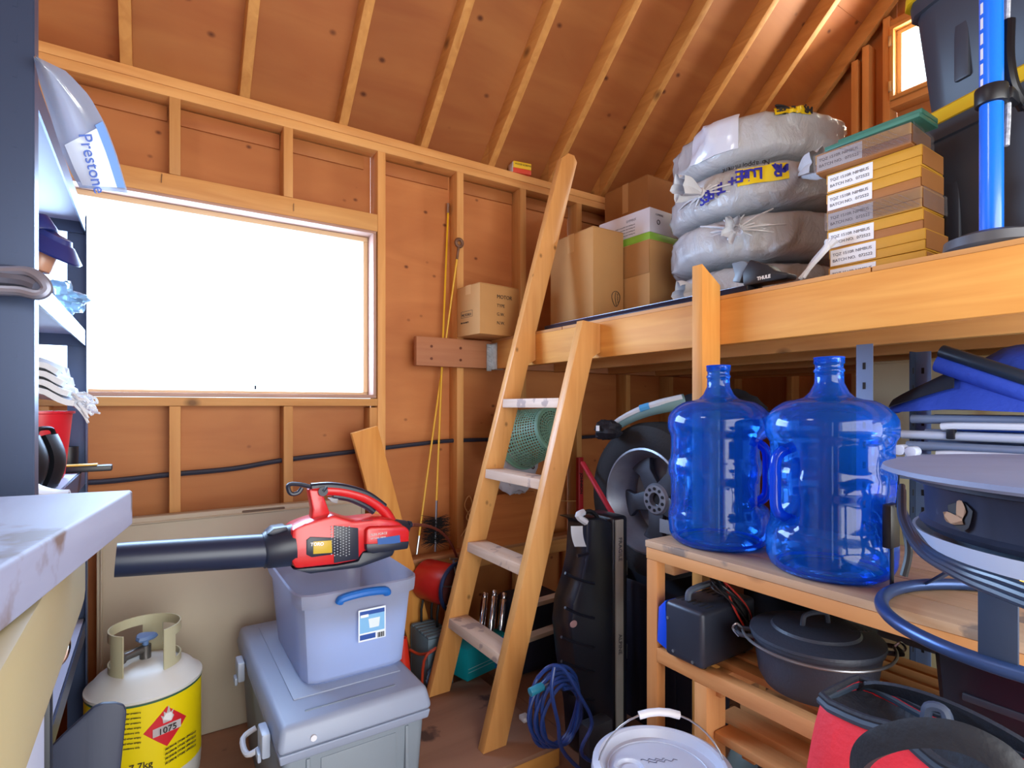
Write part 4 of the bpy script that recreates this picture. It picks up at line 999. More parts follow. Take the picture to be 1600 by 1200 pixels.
# totes --------------------------------------------------------------------
TG = mat('tote_grey', '343944', .45); TY = mat('tote_yellow', 'e0b81c', .4)
def tote(label, x, y, z, rot, lid=True, h=.40, hx=.24, hy=.33, k=0):
    t = thing('storage_tote', label, 'tote', (x, y, z), (0, 0, rot), 'black totes with yellow lids')
    part('tub', rbox([(0, 0), (.82, 0), (.86, .012), (.95, h - .06), (.99, h - .058), (1.0, h - .015), (.96, h - .014), (.93, h - .05), (.80, .02), (0, .02)], hx, hy, .25), TG, t)
    part('lid', rbox([(0, h + .012), (.80, h + .012), (.86, h + .026), (1.0, h + .024), (1.03, h + .016), (1.035, h - .018), (1.0, h - .018), (.99, h - .002), (0, h - .002)], hx, hy, .25), TY, t, 'yellow lid')
    for a in (-1, 1):
        part('side_rib', B(-hx * .92, -hx * .86, a * hy * .5 - .02, a * hy * .5 + .02, .06, h - .065, .006), TG, t)
        part('side_rib', B(-hx * .5 - .02, -hx * .5 + .02, a * hy * .93 - .008, a * hy * .93 + .006, .06, h - .065, .006), TG, t)
    for a in (-1, 1): part('handle', B(-.07, .07, a * hy * 1.0 - .006, a * hy * 1.0 + .02, h - .055, h - .02, .006), BLACK, t)
    return t
tote('black tote with a yellow lid standing on the loft behind the blue pole', 1.995, .37, ZD, -.35, h=.455, hx=.25, hy=.33)
tote('black tote with a yellow lid raised on top of another tote', 1.99, .36, ZD + .4825, -.33, h=.37, hx=.24, hy=.32)

# blue pole --------------------------------------------------------------
px, py = 1.572, .444
t = thing('blue_pole', 'bright blue steel pole on a round grey foot at the loft edge', 'pole', (px, py, ZD))
PB = mat('pole_blue', '0a6ee8', .25, coat=.4)
part('foot_disc', G().lathe([(0, 0), (.080, 0), (.087, .010), (.085, .030), (.06, .040), (.030, .046), (0, .046)], 44), mat('foot_grey', '585a60', .45, .5), t)
part('tube', G().cyl((0, 0, .03), (0, 0, 1.02), .0215, n=30), PB, t)
part('top_cap', G().lathe([(0, 1.02), (.022, 1.02), (.022, 1.03), (0, 1.035)], 24), BLACK, t)
for k in range(12):
    part('white_dash', G().grid(lambda a, b, k=k: Vector((-math.sin(2.0 + .3 * a) * .0222, -math.cos(2.0 + .3 * a) * .0222, .33 + .034 * k + .024 * b)), 3, 1, .0006), WHITEL, t)
part('clamp_collar', G().cyl((0, 0, .33), (0, 0, .37), .030, n=24, bev=.004).box(.01, .07, -.035, .01, .335, .365, .008), BLACK, t)
part('clamp_arm', G().tube([(.035, -.02, .52), (.03, -.02, .44), (.04, -.025, .38), (.06, -.03, .355), (.085, -.035, .335)], .013, 10, sm=5), BLACKM, t)
part('clamp_knob', G().cyl((.075, -.04, .35), (.10, -.06, .33), .020, .026, 12, .004), BLACK, t)
part('rope', G().tube([(.028, -.022, .60), (.032, -.018, .48), (.034, -.02, .33), (.03, -.018, .24)], .0055, 8, sm=4), mat('rope_grey', 'a8acb4', .8, var=.4, vs=120), t)
part('lever_rod', G().tube([(.032, 0, .24), (.040, 0, .15), (.030, 0, .07), (.022, 0, .065)], .003, 6, sm=4), BLACKM, t)
# ================================================================== UNDER THE LOFT AND BY THE LADDER
t = thing('wooden_ledge', 'low timber ledge fixed along the wall behind the ladder', 'ledge', (1.6, 2.42, 0))
part('ledge_top', B(.93, 2.35, 2.418, 2.498, .525, .545, .003), wood('ledge_top', '9c6844', 'b8845c', 'x', .6, rnd=.03), t, world=True)
part('apron', B(.935, 2.34, 2.425, 2.44, .455, .5245, .002), lumber('x'), t, world=True)
for x in (1.22, 1.62, 2.02): part('support', B(x, x + .04, 2.4405, 2.48, 0, .5245, .002), lumber('z'), t, world=True)
t = thing('plywood_offcut', 'rectangular plywood offcut standing on the ledge behind the ladder', 'board', (1.62, 2.44, .5455))
part('sheet', G().hexa([(1.40, 2.405, .546), (1.76, 2.405, .546), (1.76, 2.418, .546), (1.40, 2.418, .546), (1.40, 2.468, .80), (1.76, 2.468, .80), (1.76, 2.481, .80), (1.40, 2.481, .80)]), wood('offcut', '9a5628', 'b8703a', 'x', .5), t, world=True)

# red heater
t = thing('red_heater', 'red cylindrical heater with round black grille front, half hidden by the ladder', 'heater', (1.06, 2.16, 0))
c = at(714, 917, Y=2.19); ax = Vector((-.34, .94, .0)).normalized()
HR = mat('heater_red', 'b01c1c', .35, var=.12, vs=8)
part('barrel', G().cyl(c, c + ax * .20, .092, .092, 40, .012), HR, t, world=True)
part('front_ring', G().torus(c, .104, .009, ax, 40, 10), mat('ring_blue', '1c2c50', .35, .4), t, world=True)
part('dark_mouth', G().cyl(c - ax * .004, c + ax * .002, .094, n=36), mat('mouth', '3a1414', .6), t, world=True)
u_ = ax.orthogonal().normalized(); v_ = ax.cross(u_)
for k in range(6):
    a = k * PI / 3; d = u_ * math.cos(a) + v_ * math.sin(a); part('grille_wire', G().cyl(c - ax * .006 + d * .04, c - ax * .006 + d * .10, .0035, n=6), STEEL, t, world=True)
part('hub', G().cyl(c - ax * .008, c, .024, n=18), BLACK, t, world=True)
part('valve_stub', G().cyl(c + ax * .02 + Vector((0, 0, .098)), c + ax * .02 + Vector((0, 0, .125)), .006, n=10).cyl(c + ax * .02 + Vector((-.02, 0, .125)), c + ax * .02 + Vector((.02, 0, .118)), .006, n=10), STEEL, t, world=True)
for dx in (.05, .15):
    q = c + ax * dx
    for sx in (-.05, .0): part('stand_leg', G().tube([q + Vector((sx, 0, -.08)), (q.x + sx - .008, q.y, .34), (q.x + sx - .008, q.y, .284)], .006, 8), BLACKM, t, world=True)
g = G().tube([at(640, 1015, Y=2.25), at(655, 1022, Y=2.2), at(670, 1020, Y=2.13), at(682, 1012, Y=2.12)], .006, 8, sm=6)
g.tube([at(682, 1012, Y=2.12), (.955, 2.135, .2), (.950, 2.15, .01)], .006, 8, sm=4)
single('orange_hose', g, mat('orange_rubber', 'a83820', .4), 'short rust-orange hose looping between the leaning plank and the red heater', 'hose')
t = thing('safety_cone', 'bright red-orange plastic cone behind the milky bin, beside the leaning plank', 'cone', (.877, 2.176, 0))
part('cone_body', G().lathe([(.012, .30), (.018, .30), (.048, .02), (.044, .02), (.012, .30)], 28), mat('cone_red', 'e0321e', .4), t)
part('cone_base', B(-.052, .052, -.052, .052, 0, .02, .006), mat('cone_red', 'e0321e'), t)

# teal box, chrome tubes, grey crate
t = thing('teal_box', 'turquoise cardboard box with pale lines behind the bottom ladder step', 'box', (1.245, 2.175, .0805), (0, 0, .22))
TE = mat('teal_card', '12a6b4', .4)
part('body', B(-.125, .125, -.06, .06, 0, .135, .003), TE, t)
part('blue_panel', B(.04, .1262, -.0612, -.0602, .003, .130), mat('teal_blue', '1c86d8', .4), t)
for z in (.035, .05): part('pale_line', B(-.12, .12, -.0622, -.0613, z, z + .003), mat('pale_teal', '9ad4dc', .5), t)
bs = at(770, 990, Y=2.0)
TUB = CHROME
for k, (u, v0, v1) in enumerate(((758, 926, 992), (773, 922, 996), (788, 926, 1004))):
    a, b = at(u, v0, Y=2.24), at(u - 8, v1, Y=2.17)
    b2 = Vector((b.x - (a.x - b.x) * .3, b.y - .04, .2165)) if False else b
    t = thing('chrome_flask', ('slim polished steel flask nearest the step box corner, strapped to two more', 'tallest of the strapped polished steel flasks, standing in the middle', 'polished steel flask with the black strap buckle, beside the ladder step')[k], 'flask', b, group='polished steel flasks strapped together')
    d = (a - b); k_ = (b.z - .2165) / d.z
    part('flask_body', G().cyl(b - d * k_, b + d * .86, .0172, n=26, bev=.002), TUB, t, world=True)
    part('flask_cap', G().cyl(b + d * .865, a, .0148, .0135, 26, .003), TUB, t, world=True)
    part('strap', G().cyl(b + d * .42, b + d * .62, .0165, n=26), BLACK, t, world=True)
t = thing('grey_crate', 'low grey slatted crate on the floor carrying the red heater', 'crate', (1.0, 2.26, 0))
CR = mat('crate_grey', '5c7484', .5)
for x0, x1, y0, y1 in ((.985, 1.105, 2.16, 2.17), (.985, 1.095, 2.342, 2.352), (.985, .995, 2.171, 2.341), (1.085, 1.095, 2.171, 2.341)): part('side_panel', B(x0, x1, y0, y1, 0, .27, .002), CR, t, world=True)
for k in range(6): part('slat', B(.985, 1.095, 2.161 + k * .032, 2.185 + k * .032, .271, .281, .002), CR, t, world=True)
single('blue_bag', G().grid(crumple((1.00, 2.132, .120), .035, .018, .045, 21, .3, 2.5, zmin=.081), 20, 12, closed_u=True), mat('denim', '4a6080', .7), 'small slate-blue cloth bag slumped between the leaning plank and the ladder foot', 'bag')
for k, (u0, v0, u1, v1, Y) in enumerate(((835, 942, 884, 928, 2.05), (828, 996, 872, 978, 1.98))):
    a, b = at(u0 - 10, v0 + 3, Y=Y), at(u1 + 14, v1 - 4, Y=Y)
    b.x += .05
    single('pale_batten', G().bar(a, b, .05, .02, bev=.002).box(b.x - .03, b.x - .01, b.y - .02, b.y + .02, 0, b.z - .012), wood('pale_batten', 'b09a84', 'c8b49c', 'x', .2), ('upper of the pale wooden battens between the ladder and the black case', 'lower of the pale wooden battens between the ladder and the black case')[k], 'batten', 'pale battens behind the ladder')
single('dark_storage_bag', B(1.42, 1.70, 2.12, 2.34, 0, .35, .04, seg=4), mat('ink_blue_bag', '10162c', .6, bump=.2, bs=20), 'ink-blue fabric storage bag on the floor behind the battens', 'bag')
# green perforated basket and white bag
t = thing('green_basket', 'sage green perforated plastic laundry basket tipped on its side behind the ladder', 'basket', (1.62, 2.28, 0))
GB = mat('sage_plastic', '7fb09c', .45)
bcn = at(835, 680, Y=2.30)
g = G(); tb = bmesh.new(); NU, NV = 72, 26
def bk_(a, b):
    th = a * 2 * PI; r = .145 - .035 * b + .006 * math.cos(2 * th)
    loc = Vector((r * 1.12 * math.cos(th), -.13 + .24 * b, r * math.sin(th) * 1.0))
    return bcn + Matrix.Rotation(-.25, 3, 'X') @ Matrix.Rotation(.25, 3, 'Z') @ loc
def btm(a, b):
    th = a * 2 * PI; r = .112 * b
    loc = Vector((r * 1.12 * math.cos(th), -.132 + .004 * b, r * math.sin(th)))
    return bcn + Matrix.Rotation(-.25, 3, 'X') @ Matrix.Rotation(.25, 3, 'Z') @ loc
def holed(fn, NU, NV, rows):
    tb = bmesh.new(); V = [[tb.verts.new(fn(i / NU, j / NV)) for j in range(NV + 1)] for i in range(NU)]
    kill = []
    for i in range(NU):
        for j in range(NV):
            f = tb.faces.new((V[i][j], V[(i + 1) % NU][j], V[(i + 1) % NU][j + 1], V[i][j + 1]))
            if rows(j): kill.append(f)
    tb.normal_update()
    r = bmesh.ops.inset_individual(tb, faces=kill, thickness=.0032, use_even_offset=True)
    bmesh.ops.delete(tb, geom=kill, context='FACES_ONLY')
    bmesh.ops.solidify(tb, geom=tb.faces[:], thickness=.002)
    return tb
def side(a, b):
    th = a * 2 * PI; r = .112 + .042 * b
    loc = Vector((r * 1.12 * math.cos(th), -.130 + .23 * b, r * math.sin(th)))
    return bcn + Matrix.Rotation(-.25, 3, 'X') @ Matrix.Rotation(.25, 3, 'Z') @ loc
part('perforated_side', G().add(holed(side, 54, 16, lambda j: 0 < j < 14)), GB, t, world=True)
part('perforated_base', G().add(holed(lambda a, b: btm(a, .12 + .88 * b), 30, 8, lambda j: 1 <= j < 7)), GB, t, world=True)
part('rim', G().tube([side(i / 40, 1.0) for i in range(40)], .008, 8, closed=True), GB, t, world=True)
part('rim', G().tube([btm(i / 40, 1.0) for i in range(40)], .007, 8, closed=True), GB, t, 'smooth green edge', world=True)
part('wall_hook', G().tube([bcn + Vector((0, .10, .15)), bcn + Vector((0, .16, .17)), (bcn.x, 2.498, bcn.z + .17)], .004, 6), STEEL, t, world=True)
t = thing('white_carrier_bag', 'white plastic carrier bag with black marks hanging under the green basket', 'bag', (1.6, 2.36, .8))
wc = at(822, 735, Y=2.36)
part('bag_film', G().grid(crumple((wc.x, 2.445, wc.z - .02), .12, .042, .11, 31, .3, 2.), 32, 20, closed_u=True), mat('carrier_white', 'c4c8d6', .45, bump=.3, bs=25), t, world=True)
part('bag_loop', G().tube([(wc.x, 2.44, wc.z + .10), (wc.x, 2.48, wc.z + .16), (wc.x, 2.497, wc.z + .14)], .006, 6), mat('carrier_white', ''), t, world=True)
for (u, v) in ((814, 728), (833, 730), (833, 718)): p = at(u, v, Y=2.392); part('printed_mark', G().torus(p, .008, .003, (0, 1, 0), 10, 5), INK, t, world=True)
# red level and pry bar
t = thing('red_level', 'red spirit level standing upright against the stud by the spare wheel', 'level', (2.0, 2.40, .5455))
a = at(908, 760, Y=2.45)
part('level_body', B(a.x - .018, a.x + .018, 2.45, 2.475, .546, .97, .002), mat('level_red', 'b82434', .4), t, world=True)
text('JOHNSON', .026, INK, t, (a.x - .007, 2.4485, .88), (0, 0, -1), (1, 0, 0), bold=.0008)
p0, p1 = at(910, 722, X=1.60), at(962, 812, X=1.578)
single('red_rod', G().bar(p0, p1, .020, .012, bev=.002).tube([p1, (p1.x - .002, p1.y - .01, .78), (p1.x - .002, p1.y, .008)], .007, 8), mat('rod_red', 'b83040', .4), 'thin flat red metal bar slanting across the spare wheel', 'bar')

# spare wheel on black crate ---------------------------------------------
t = thing('black_crate', 'black plastic crate on the floor holding up the spare wheel', 'crate', (1.76, 1.60, 0))
part('crate_body', rbox([(0, 0), (.94, 0), (1, .55), (.97, .562), (.93, .55), (.88, .02), (0, .02)], .13, .30, .2), mat('crate_navy', '10162a', .5), t)
for k in range(4): part('rib', B(-.134, -.120, -.22 + k * .14, -.18 + k * .14, .05, .50, .004), mat('crate_navy', ''), t)
wcn = Vector((1.745, 1.56, .888)); RW = .317
t = thing('spare_wheel', 'car wheel with a grey alloy rim and black tyre standing under the loft', 'wheel', wcn, (0, -PI / 2, 0))   # local z points to the ladder side
part('tyre', G().lathe([(.205, -.085), (.23, -.10), (.275, -.105), (.302, -.092), (.315, -.06), (RW, 0), (.315, .06), (.302, .092), (.275, .105), (.23, .10), (.205, .085), (.21, 0), (.205, -.085)], 64), RUBBER, t)
RM = mat('alloy_grey', '9298a4', .35, .4, var=.2, vs=10); RMD = mat('alloy_dark', '4a4e58', .5, .4)  # spokes take a darker alloy tone than the rim
part('rim', G().lathe([(.213, .09), (.213, .098), (.205, .10), (.196, .085), (.188, .04), (.172, .02), (.168, -.02), (.19, -.08), (.205, -.09), (.21, -.085), (.20, 0), (.213, .09)], 56), RM, t)
part('rim_back', G().lathe([(0, -.055), (.175, -.055), (.175, -.05), (0, -.05)], 40), mat('drum_pale', '98a4b8', .6), t)
for k in range(5):
    a = k * 2 * PI / 5 + .55
    M = Matrix.Rotation(a, 4, 'Z')
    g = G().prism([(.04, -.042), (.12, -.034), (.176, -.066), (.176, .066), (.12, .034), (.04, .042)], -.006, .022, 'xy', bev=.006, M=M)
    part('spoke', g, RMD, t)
part('hub', G().lathe([(0, .012), (.026, .012), (.028, .032), (.058, .032), (.066, .022), (.066, 0), (0, 0)], 40), RM, t)
for k in range(10):
    a = k * 2 * PI / 10; part('lug_hole', G().cyl((.044 * math.cos(a), .044 * math.sin(a), .030), (.044 * math.cos(a), .044 * math.sin(a), .0345), .0068, n=12), BLACK, t)
part('centre_bore', G().cyl((0, 0, .012), (0, 0, .0130 + .001), .024, n=24), BLACK, t)
part('wheel_label', B(-.13, -.075, -.10, -.02, .0225, .0235), mat('wheel_sticker', '9aa2ae', .5), t)
# things on the wheel
t = thing('furled_beach_shade', 'furled white and sea-blue striped canvas lying over the top of the spare wheel', 'canvas', (1.7, 1.5, 1.22))
pts = [at(948, 696, X=1.62), at(975, 678, X=1.64), at(1005, 664, X=1.68), at(1035, 655, X=1.72), at(1070, 648, X=1.78)]
pts = [p + Vector((0, 0, .052)) for p in pts]
part('canvas_roll', G().tube(pts, .028, 12, sm=6, rr=lambda s: .55 + .6 * s), mat('canvas_green', '6c8c90', .7), t, world=True)
part('white_stripe', G().tube([p + Vector((-.016, 0, .012)) for p in pts], .017, 8, sm=6, rr=lambda s: .5 + .6 * s), mat('canvas_white', 'c8ccd4', .7), t, world=True)
for s in (0, 2): part('blue_stripe', G().tube([pts[s] + Vector((-.017, .0, .013)), pts[s] + Vector((-.017, .0, .013)) + (pts[s + 1] - pts[s]) * .5], .0185 if s else .013, 8, rr=lambda s: .9), mat('canvas_blue', '4a9ad0', .7), t, world=True)
t = thing('black_strap_bundle', 'bundle of black webbing with a small white tag beside the furled canvas', 'strap', (1.72, 1.80, 1.15))
c = at(950, 672, X=1.57)
part('webbing', G().grid(crumple(c, .05, .062, .040, 44, .35, 2.4), 24, 14, closed_u=True), mat('webbing', '10121e', .7, bump=.4, bs=60), t, world=True)
part('tag', B(c.x - .062, c.x - .058, c.y - .012, c.y + .004, c.z - .002, c.z + .02), WHITEL, t, world=True)
single('dark_duffel_roll', G().grid(crumple((1.90, 1.40, 1.262), .09, .20, .07, 52, .25, 2.2, zmin=1.21), 30, 16, closed_u=True), mat('charcoal_cloth', '171922', .8), 'charcoal cloth roll piled over the spare wheel under the joists', 'cloth')

# hard case ------------------------------------------------------------------
CB_ = mat('case_black', '141926', .3, bump=.05, bs=200)
t = thing('hard_case', 'tall black moulded hard case with a pale lettered strip, standing by the wood shelf', 'case', (1.35, 1.56, 0))
Yc = 1.50
L = [(893, 822), (900, 812), (945, 810), (958, 816), (960, 900), (962, 1110), (960, 1200), (915, 1200), (886, 1130), (874, 1050), (868, 990), (872, 950), (883, 915), (890, 880)]
P2 = [(at(u, v, Y=Yc + (.09 if u < 896 else 0)).x, max(.004, at(u, v, Y=Yc).z)) for u, v in L]
part('front_shell', G().prism(P2, Yc, Yc + .12, 'xz', bev=.014), CB_, t, world=True)
x0 = at(958, 850, Y=Yc).x
part('rear_shell', B(x0 + .003, x0 + .085, Yc + .005, Yc + .17, .004, .855, .016, seg=3), CB_, t, world=True)
part('seam_band', B(x0 + .012, x0 + .050, Yc - .004, Yc + .004, .02, .845, .002), mat('strip_silver', '9a9c98', .5, var=.1), t, 'pale silver-grey strip', world=True)
for z, s_ in ((.78, 'FRAGILE'), (.42, 'ALPINE')): text(s_, .024, mat('faint_ink', '4c5058', .6), t, (x0 + .024, Yc - .005, z), (0, 0, -1), (1, 0, 0))
for v in (908, 962, 1008, 1046, 1090):
    a, b, c = at(880 if v < 1000 else 874, v - 12, Y=Yc), at(905, v - 2, Y=Yc), at(928, v + 4, Y=Yc)
    part('moulded_groove', G().tube([a + Vector((.008, -.001, 0)), b + Vector((0, -.001, 0)), c + Vector((0, -.001, 0))], .0055, 6, sm=5), CB_, t, world=True)
for v in (868,): 
    a = at(905, v, Y=Yc); part('moulded_groove', G().tube([a + Vector((-.01, -.001, 0)), a + Vector((.04, -.001, 0))], .006, 6), CB_, t, world=True)
hp = [at(908, 818, Y=Yc + .03), at(912, 802, Y=Yc + .03), at(922, 799, Y=Yc + .03), at(932, 806, Y=Yc + .03), at(934, 818, Y=Yc + .03)]
part('carry_handle', G().tube(hp, .008, 8, sm=5), BLACK, t, world=True)
part('luggage_tag', G().tube([at(912, 800, Y=Yc - .01), at(903, 806, Y=Yc - .012), at(916, 816, Y=Yc - .016)], .012, 6, sm=4).grid(lambda a, b: at(892 + 18 * b + 6 * a - 2 * math.sin(a * 3), 822 + 32 * a, Y=Yc - .016 - .004 * math.sin(a * 5)), 8, 3, .0015), mat('tag_white', 'b8bcc4', .5), t, world=True)
part('oval_badge', G().lathe([(0, 0), (.016, 0), (.014, .003), (0, .003)], 24, Matrix.Translation(at(896, 975, Y=Yc - .001)) @ Matrix.Rotation(PI / 2, 4, 'X') @ Matrix.Diagonal((1.0, .8, 1, 1))), mat('badge_pink', '9a7a7e', .4), t, world=True)
for z in (.30, .62): part('latch', B(x0 + .084, x0 + .096, Yc + .02, Yc + .06, z, z + .06, .004), STEEL, t, world=True)

# blue hose coil
t = thing('blue_hose_coil', 'coiled dark blue air hose with a grey fitting on the floor beside the step box', 'hose', (1.36, 1.40, 0))
BH = mat('hose_blue', '1e3a7c', .35)
cc = at(872, 1108, Y=1.42)
pts = []
for i in range(76):
    a = i / 12 * 2 * PI; k = i / 76
    pts.append(cc + Vector(((.105 - .035 * k) * math.cos(a) + .01 * math.sin(i * 1.3), .03 - .06 * k, (.13 - .04 * k) * math.sin(a) - .012 * k)))
part('coil', G().tube(pts, .0062, 8, sm=3), BH, t, world=True)
part('loose_loop', G().tube([at(840, 1060, Y=1.38), at(858, 1042, Y=1.36), at(880, 1045, Y=1.35), at(905, 1085, Y=1.34), at(925, 1130, Y=1.34), at(910, 1180, Y=1.34), (1.34, 1.36, .02), (1.27, 1.40, .012)], .0062, 8, sm=6), BH, t, world=True)
part('loose_loop', G().tube([at(866, 1042, Y=1.33), at(862, 1080, Y=1.32), at(872, 1130, Y=1.32), at(884, 1180, Y=1.32), (1.25, 1.32, .012), (1.32, 1.36, .010)], .0062, 8, sm=6), BH, t, world=True)
part('fitting', G().cyl(at(828, 1082, Y=1.43), at(848, 1072, Y=1.43), .014, n=14, bev=.002), mat('fitting_teal', '2c8aa8', .4), t, 'teal grip', world=True)
part('fitting', G().cyl(at(848, 1072, Y=1.43), at(882, 1058, Y=1.43), .008, n=12), STEEL, t, world=True)
single('air_pump', B(1.245, 1.36, 1.425, 1.485, 0, .17, .012), mat('adapter', '3a4250', .5), 'small grey ribbed pump block on the floor within the blue hose coil', 'pump')
for z in (.30, .33, .36): pass
single('paper_scrap', B(1.165, 1.195, 1.70, 1.735, .0803, .098, .002), WHITEL, 'crumpled white paper scrap on the step box beside the ladder foot', 'paper')

# bucket ----------------------------------------------------------------------
t = thing('white_bucket', 'white lidded plastic bucket with wire bail in front of the wood shelf', 'bucket', (.972, .862, 0))
WP = mat('bucket_white', 'c4cee2', .4, var=.03)
part('pail', G().lathe([(0, 0), (.128, 0), (.134, .01), (.146, .36), (.152, .362), (.152, .375), (.147, .376), (.148, .41), (.154, .412), (.154, .42), (.14, .42), (.128, .02), (0, .02)], 56), WP, t)
part('lid', G().lathe([(0, .438), (.128, .438), (.131, .444), (.136, .456), (.143, .459), (.157, .452), (.160, .43), (.155, .421), (0, .421)], 64), WP, t)
part('spout_cap', G().lathe([(0, .452), (.018, .452), (.02, .448), (.028, .448), (.031, .456), (.037, .456), (.038, .4385), (0, .4385)], 36, Matrix.Translation((-.070, .030, 0))), WP, t)
part('moulded_ring', G().torus((.012, -.035, .440), .022, .003, n=28, m=6).torus((-.01, .0, .4395), .115, .0018, n=48, m=6), WP, t)
kv = Vector((math.cos(.45), math.sin(.45), 0)); kv = Vector((.84, -.54, 0))
arc = [kv * (-.152) * math.cos(s * PI) + Vector((.012, .02, 0)) * math.sin(s * PI) + Vector((0, 0, .405 + .155 * math.sin(s * PI))) for s in [i / 20 for i in range(21)]]
part('bail', G().tube(arc, .0022, 8), STEEL, t)
part('grip', G().tube(arc[8:13], .009, 12), WHITEP, t, 'white plastic grip')
for sgn in (-1, 1): part('bail_ear', G().cyl(kv * .146 * sgn + Vector((0, 0, .405)), kv * .157 * sgn + Vector((0, 0, .405)), .009, n=12), WP, t)
g = G()
for (x, y, sc) in ((-.015, .055, 1.), (-.005, .038, 1.2)):
    pts = [(x + i * .0045 * sc, y - i * .0025 + .004 * math.sin(i * 1.9 + x * 90), .4388) for i in range(13)]
    g.tube([Vector(p) for p in pts], .0006, 4, sm=3)
part('handwriting', g, mat('pen', '3a4466', .6), t)
# ================================================================== WOOD SHELF AND WHAT IT CARRIES
XS, ZT = 1.17, .89
t = thing('wooden_shelf_unit', 'slatted pine shelf unit with weathered top boards carrying the blue water jugs', 'shelf unit', (1.40, .45, 0))
SW = wood('shelf_top_wood', 'a8886c', 'c8a888', 'y', .4, kscale=4., patches=('847468', 8., .60), rnd=.05)
SP = wood('shelf_pine', 'c0804a', 'dca066', 'y', .6, kscale=4.5, rnd=.07); SPZ = wood('shelf_pine_z', 'c0804a', 'dca066', 'z', .6, kscale=4.5, rnd=.07); SPX = wood('shelf_pine_x', 'b87a48', 'd49a62', 'x', .6, kscale=4.5, rnd=.07)
YE, YN, XE = 1.100, -.35, 1.72
for k in range(5): part('top_board', B(XS + k * .11, XS + .106 + k * .11, YN, YE - (.027 if k == 2 else 0), ZT - .019, ZT, .002), SW, t, world=True)
part('front_rail', B(XS + .002, XS + .03, YN, YE - .002, ZT - .052, ZT - .0195, .002), SP, t, world=True)
part('back_rail', B(XE - .03, XE, YN, YE - .002, ZT - .052, ZT - .0195, .002), SP, t, world=True)
for y in (YE - .04, YN + .02):
    for x in (XS + .032, XE - .07): part('upright', B(x - (.0 if x > 1.4 else .03), x + (.04 if x > 1.4 else .004), y - .002, y + .036, 0, ZT - .0525, .002), SPZ, t, world=True)
part('end_cleat', B(XS + .075, 1.385, YE - .04, YE - .006, ZT - .105, ZT - .053, .002), SPX, t, world=True)
ZM = .60
for k in range(8):
    x = XS + (.0 if k == 0 else .022 + k * .062)
    part('slat', B(x, x + (.036 if k == 0 else .05), YN, YE - .042 if k else YE - .042, ZM - (.040 if k == 0 else .019), ZM, .003), SP, t, world=True)
for y in (.88, .20): part('mid_bearer', B(XS + .04, XE - .04, y, y + .036, ZM - .075, ZM - .0195, .002), SPX, t, world=True)
for y in (.895,): part('short_upright', B(XS + .002, XS + .080, y, y + .038, 0.0, ZM - .0405, .002), SPZ, t, world=True)
ZQ = .44
for k in range(6):
    x = XS + .03 + k * .088
    part('low_slat', B(x, x + .062, YN, .94 if k else .893, ZQ - .022, ZQ, .003), SP, t, world=True)
for y in (.82, .1): part('low_bearer', B(XS + .09, XE - .04, y, y + .036, ZQ - .07, ZQ - .0225, .002), SPX, t, world=True)

# water jugs -------------------------------------------------------------------
JM = clear('jug_blue', '76b8ff', .70, .06, '1c80ff', translucent=.5, gloss=.35)
JD = clear('jug_blue_thick', '4a90ff', .3, .08, '1460f4', translucent=.4, gloss=.35)
def jug(label, x, y, rot):
    t = thing('water_jug', label, 'water jug', (x, y, ZT + .001), (0, 0, rot), 'blue water jugs')
    prof = [(0, .018), (.07, .014), (.10, .0), (.112, .002), (.124, .012), (.1315, .03), (.1335, .055), (.1335, .078), (.130, .092), (.1265, .102), (.1265, .16), (.128, .178), (.1325, .188), (.1335, .205), (.1325, .222), (.128, .232), (.1265, .245), (.1265, .292), (.129, .302), (.1345, .312), (.1355, .33), (.1335, .348), (.126, .362), (.112, .376), (.097, .386), (.088, .390), (.070, .393), (.052, .398), (.040, .410), (.033, .425), (.0300, .432), (.0295, .455), (.0315, .457), (.0315, .462), (.029, .464), (.029, .474), (.0315, .476), (.0315, .490), (.0285, .4905), (.0265, .478)]
    pr_ = []
    for (r0, z0), (r1, z1) in zip(prof, prof[1:]):
        n = max(1, int(math.hypot(r1 - r0, z1 - z0) / .008))
        for i in range(n): pr_.append((r0 + (r1 - r0) * i / n, z0 + (z1 - z0) * i / n))
    pr_.append(prof[-1])
    def f(a, r, z):
        da = (a + PI) % (2 * PI) - PI            # handle recess around angle 0
        wz = max(0., 1 - ((z - .20) / .095) ** 4) if abs(z - .20) < .095 else 0
        wa = max(0., 1 - (abs(da) / .62) ** 3) if abs(da) < .62 else 0
        if r > .1: r = r - .052 * wz * wa
        return Vector((r * math.cos(a), r * math.sin(a), z))
    part('jug_shell', G().lathe(pr_, 72, f=f), JM, t, sharp=60)
    part('grip', G().tube([(.082, 0, .285), (.110, 0, .272), (.122, 0, .25), (.123, 0, .20), (.122, 0, .15), (.110, 0, .128), (.082, 0, .115)], .0125, 12, sm=4), JD, t)
    part('mouth_ring', G().torus((0, 0, .489), .0305, .002, n=36, m=8), JD, t)
    part('base_ring', G().torus((0, 0, .012), .108, .004, n=56, m=8), JD, t)
    return t
j1 = jug('blue five-gallon water jug nearer the ladder and the upright post', 1.314, .964, -1.05)
j2 = dup(j1, (1.304, .661, ZT + .001), (0, 0, 2.55), 'blue five-gallon water jug with a square blue sticker, closest to the round grey lid')
s2 = G().grid(lambda a, b: Vector((math.cos(-3.92 + .62 * a - .0) * .1285, math.sin(-3.92 + .62 * a) * .1285, .128 + .085 * b)), 16, 6, .0006)
part('sticker', s2, mat('sticker_bright', '0a6cf4', .4), j2)

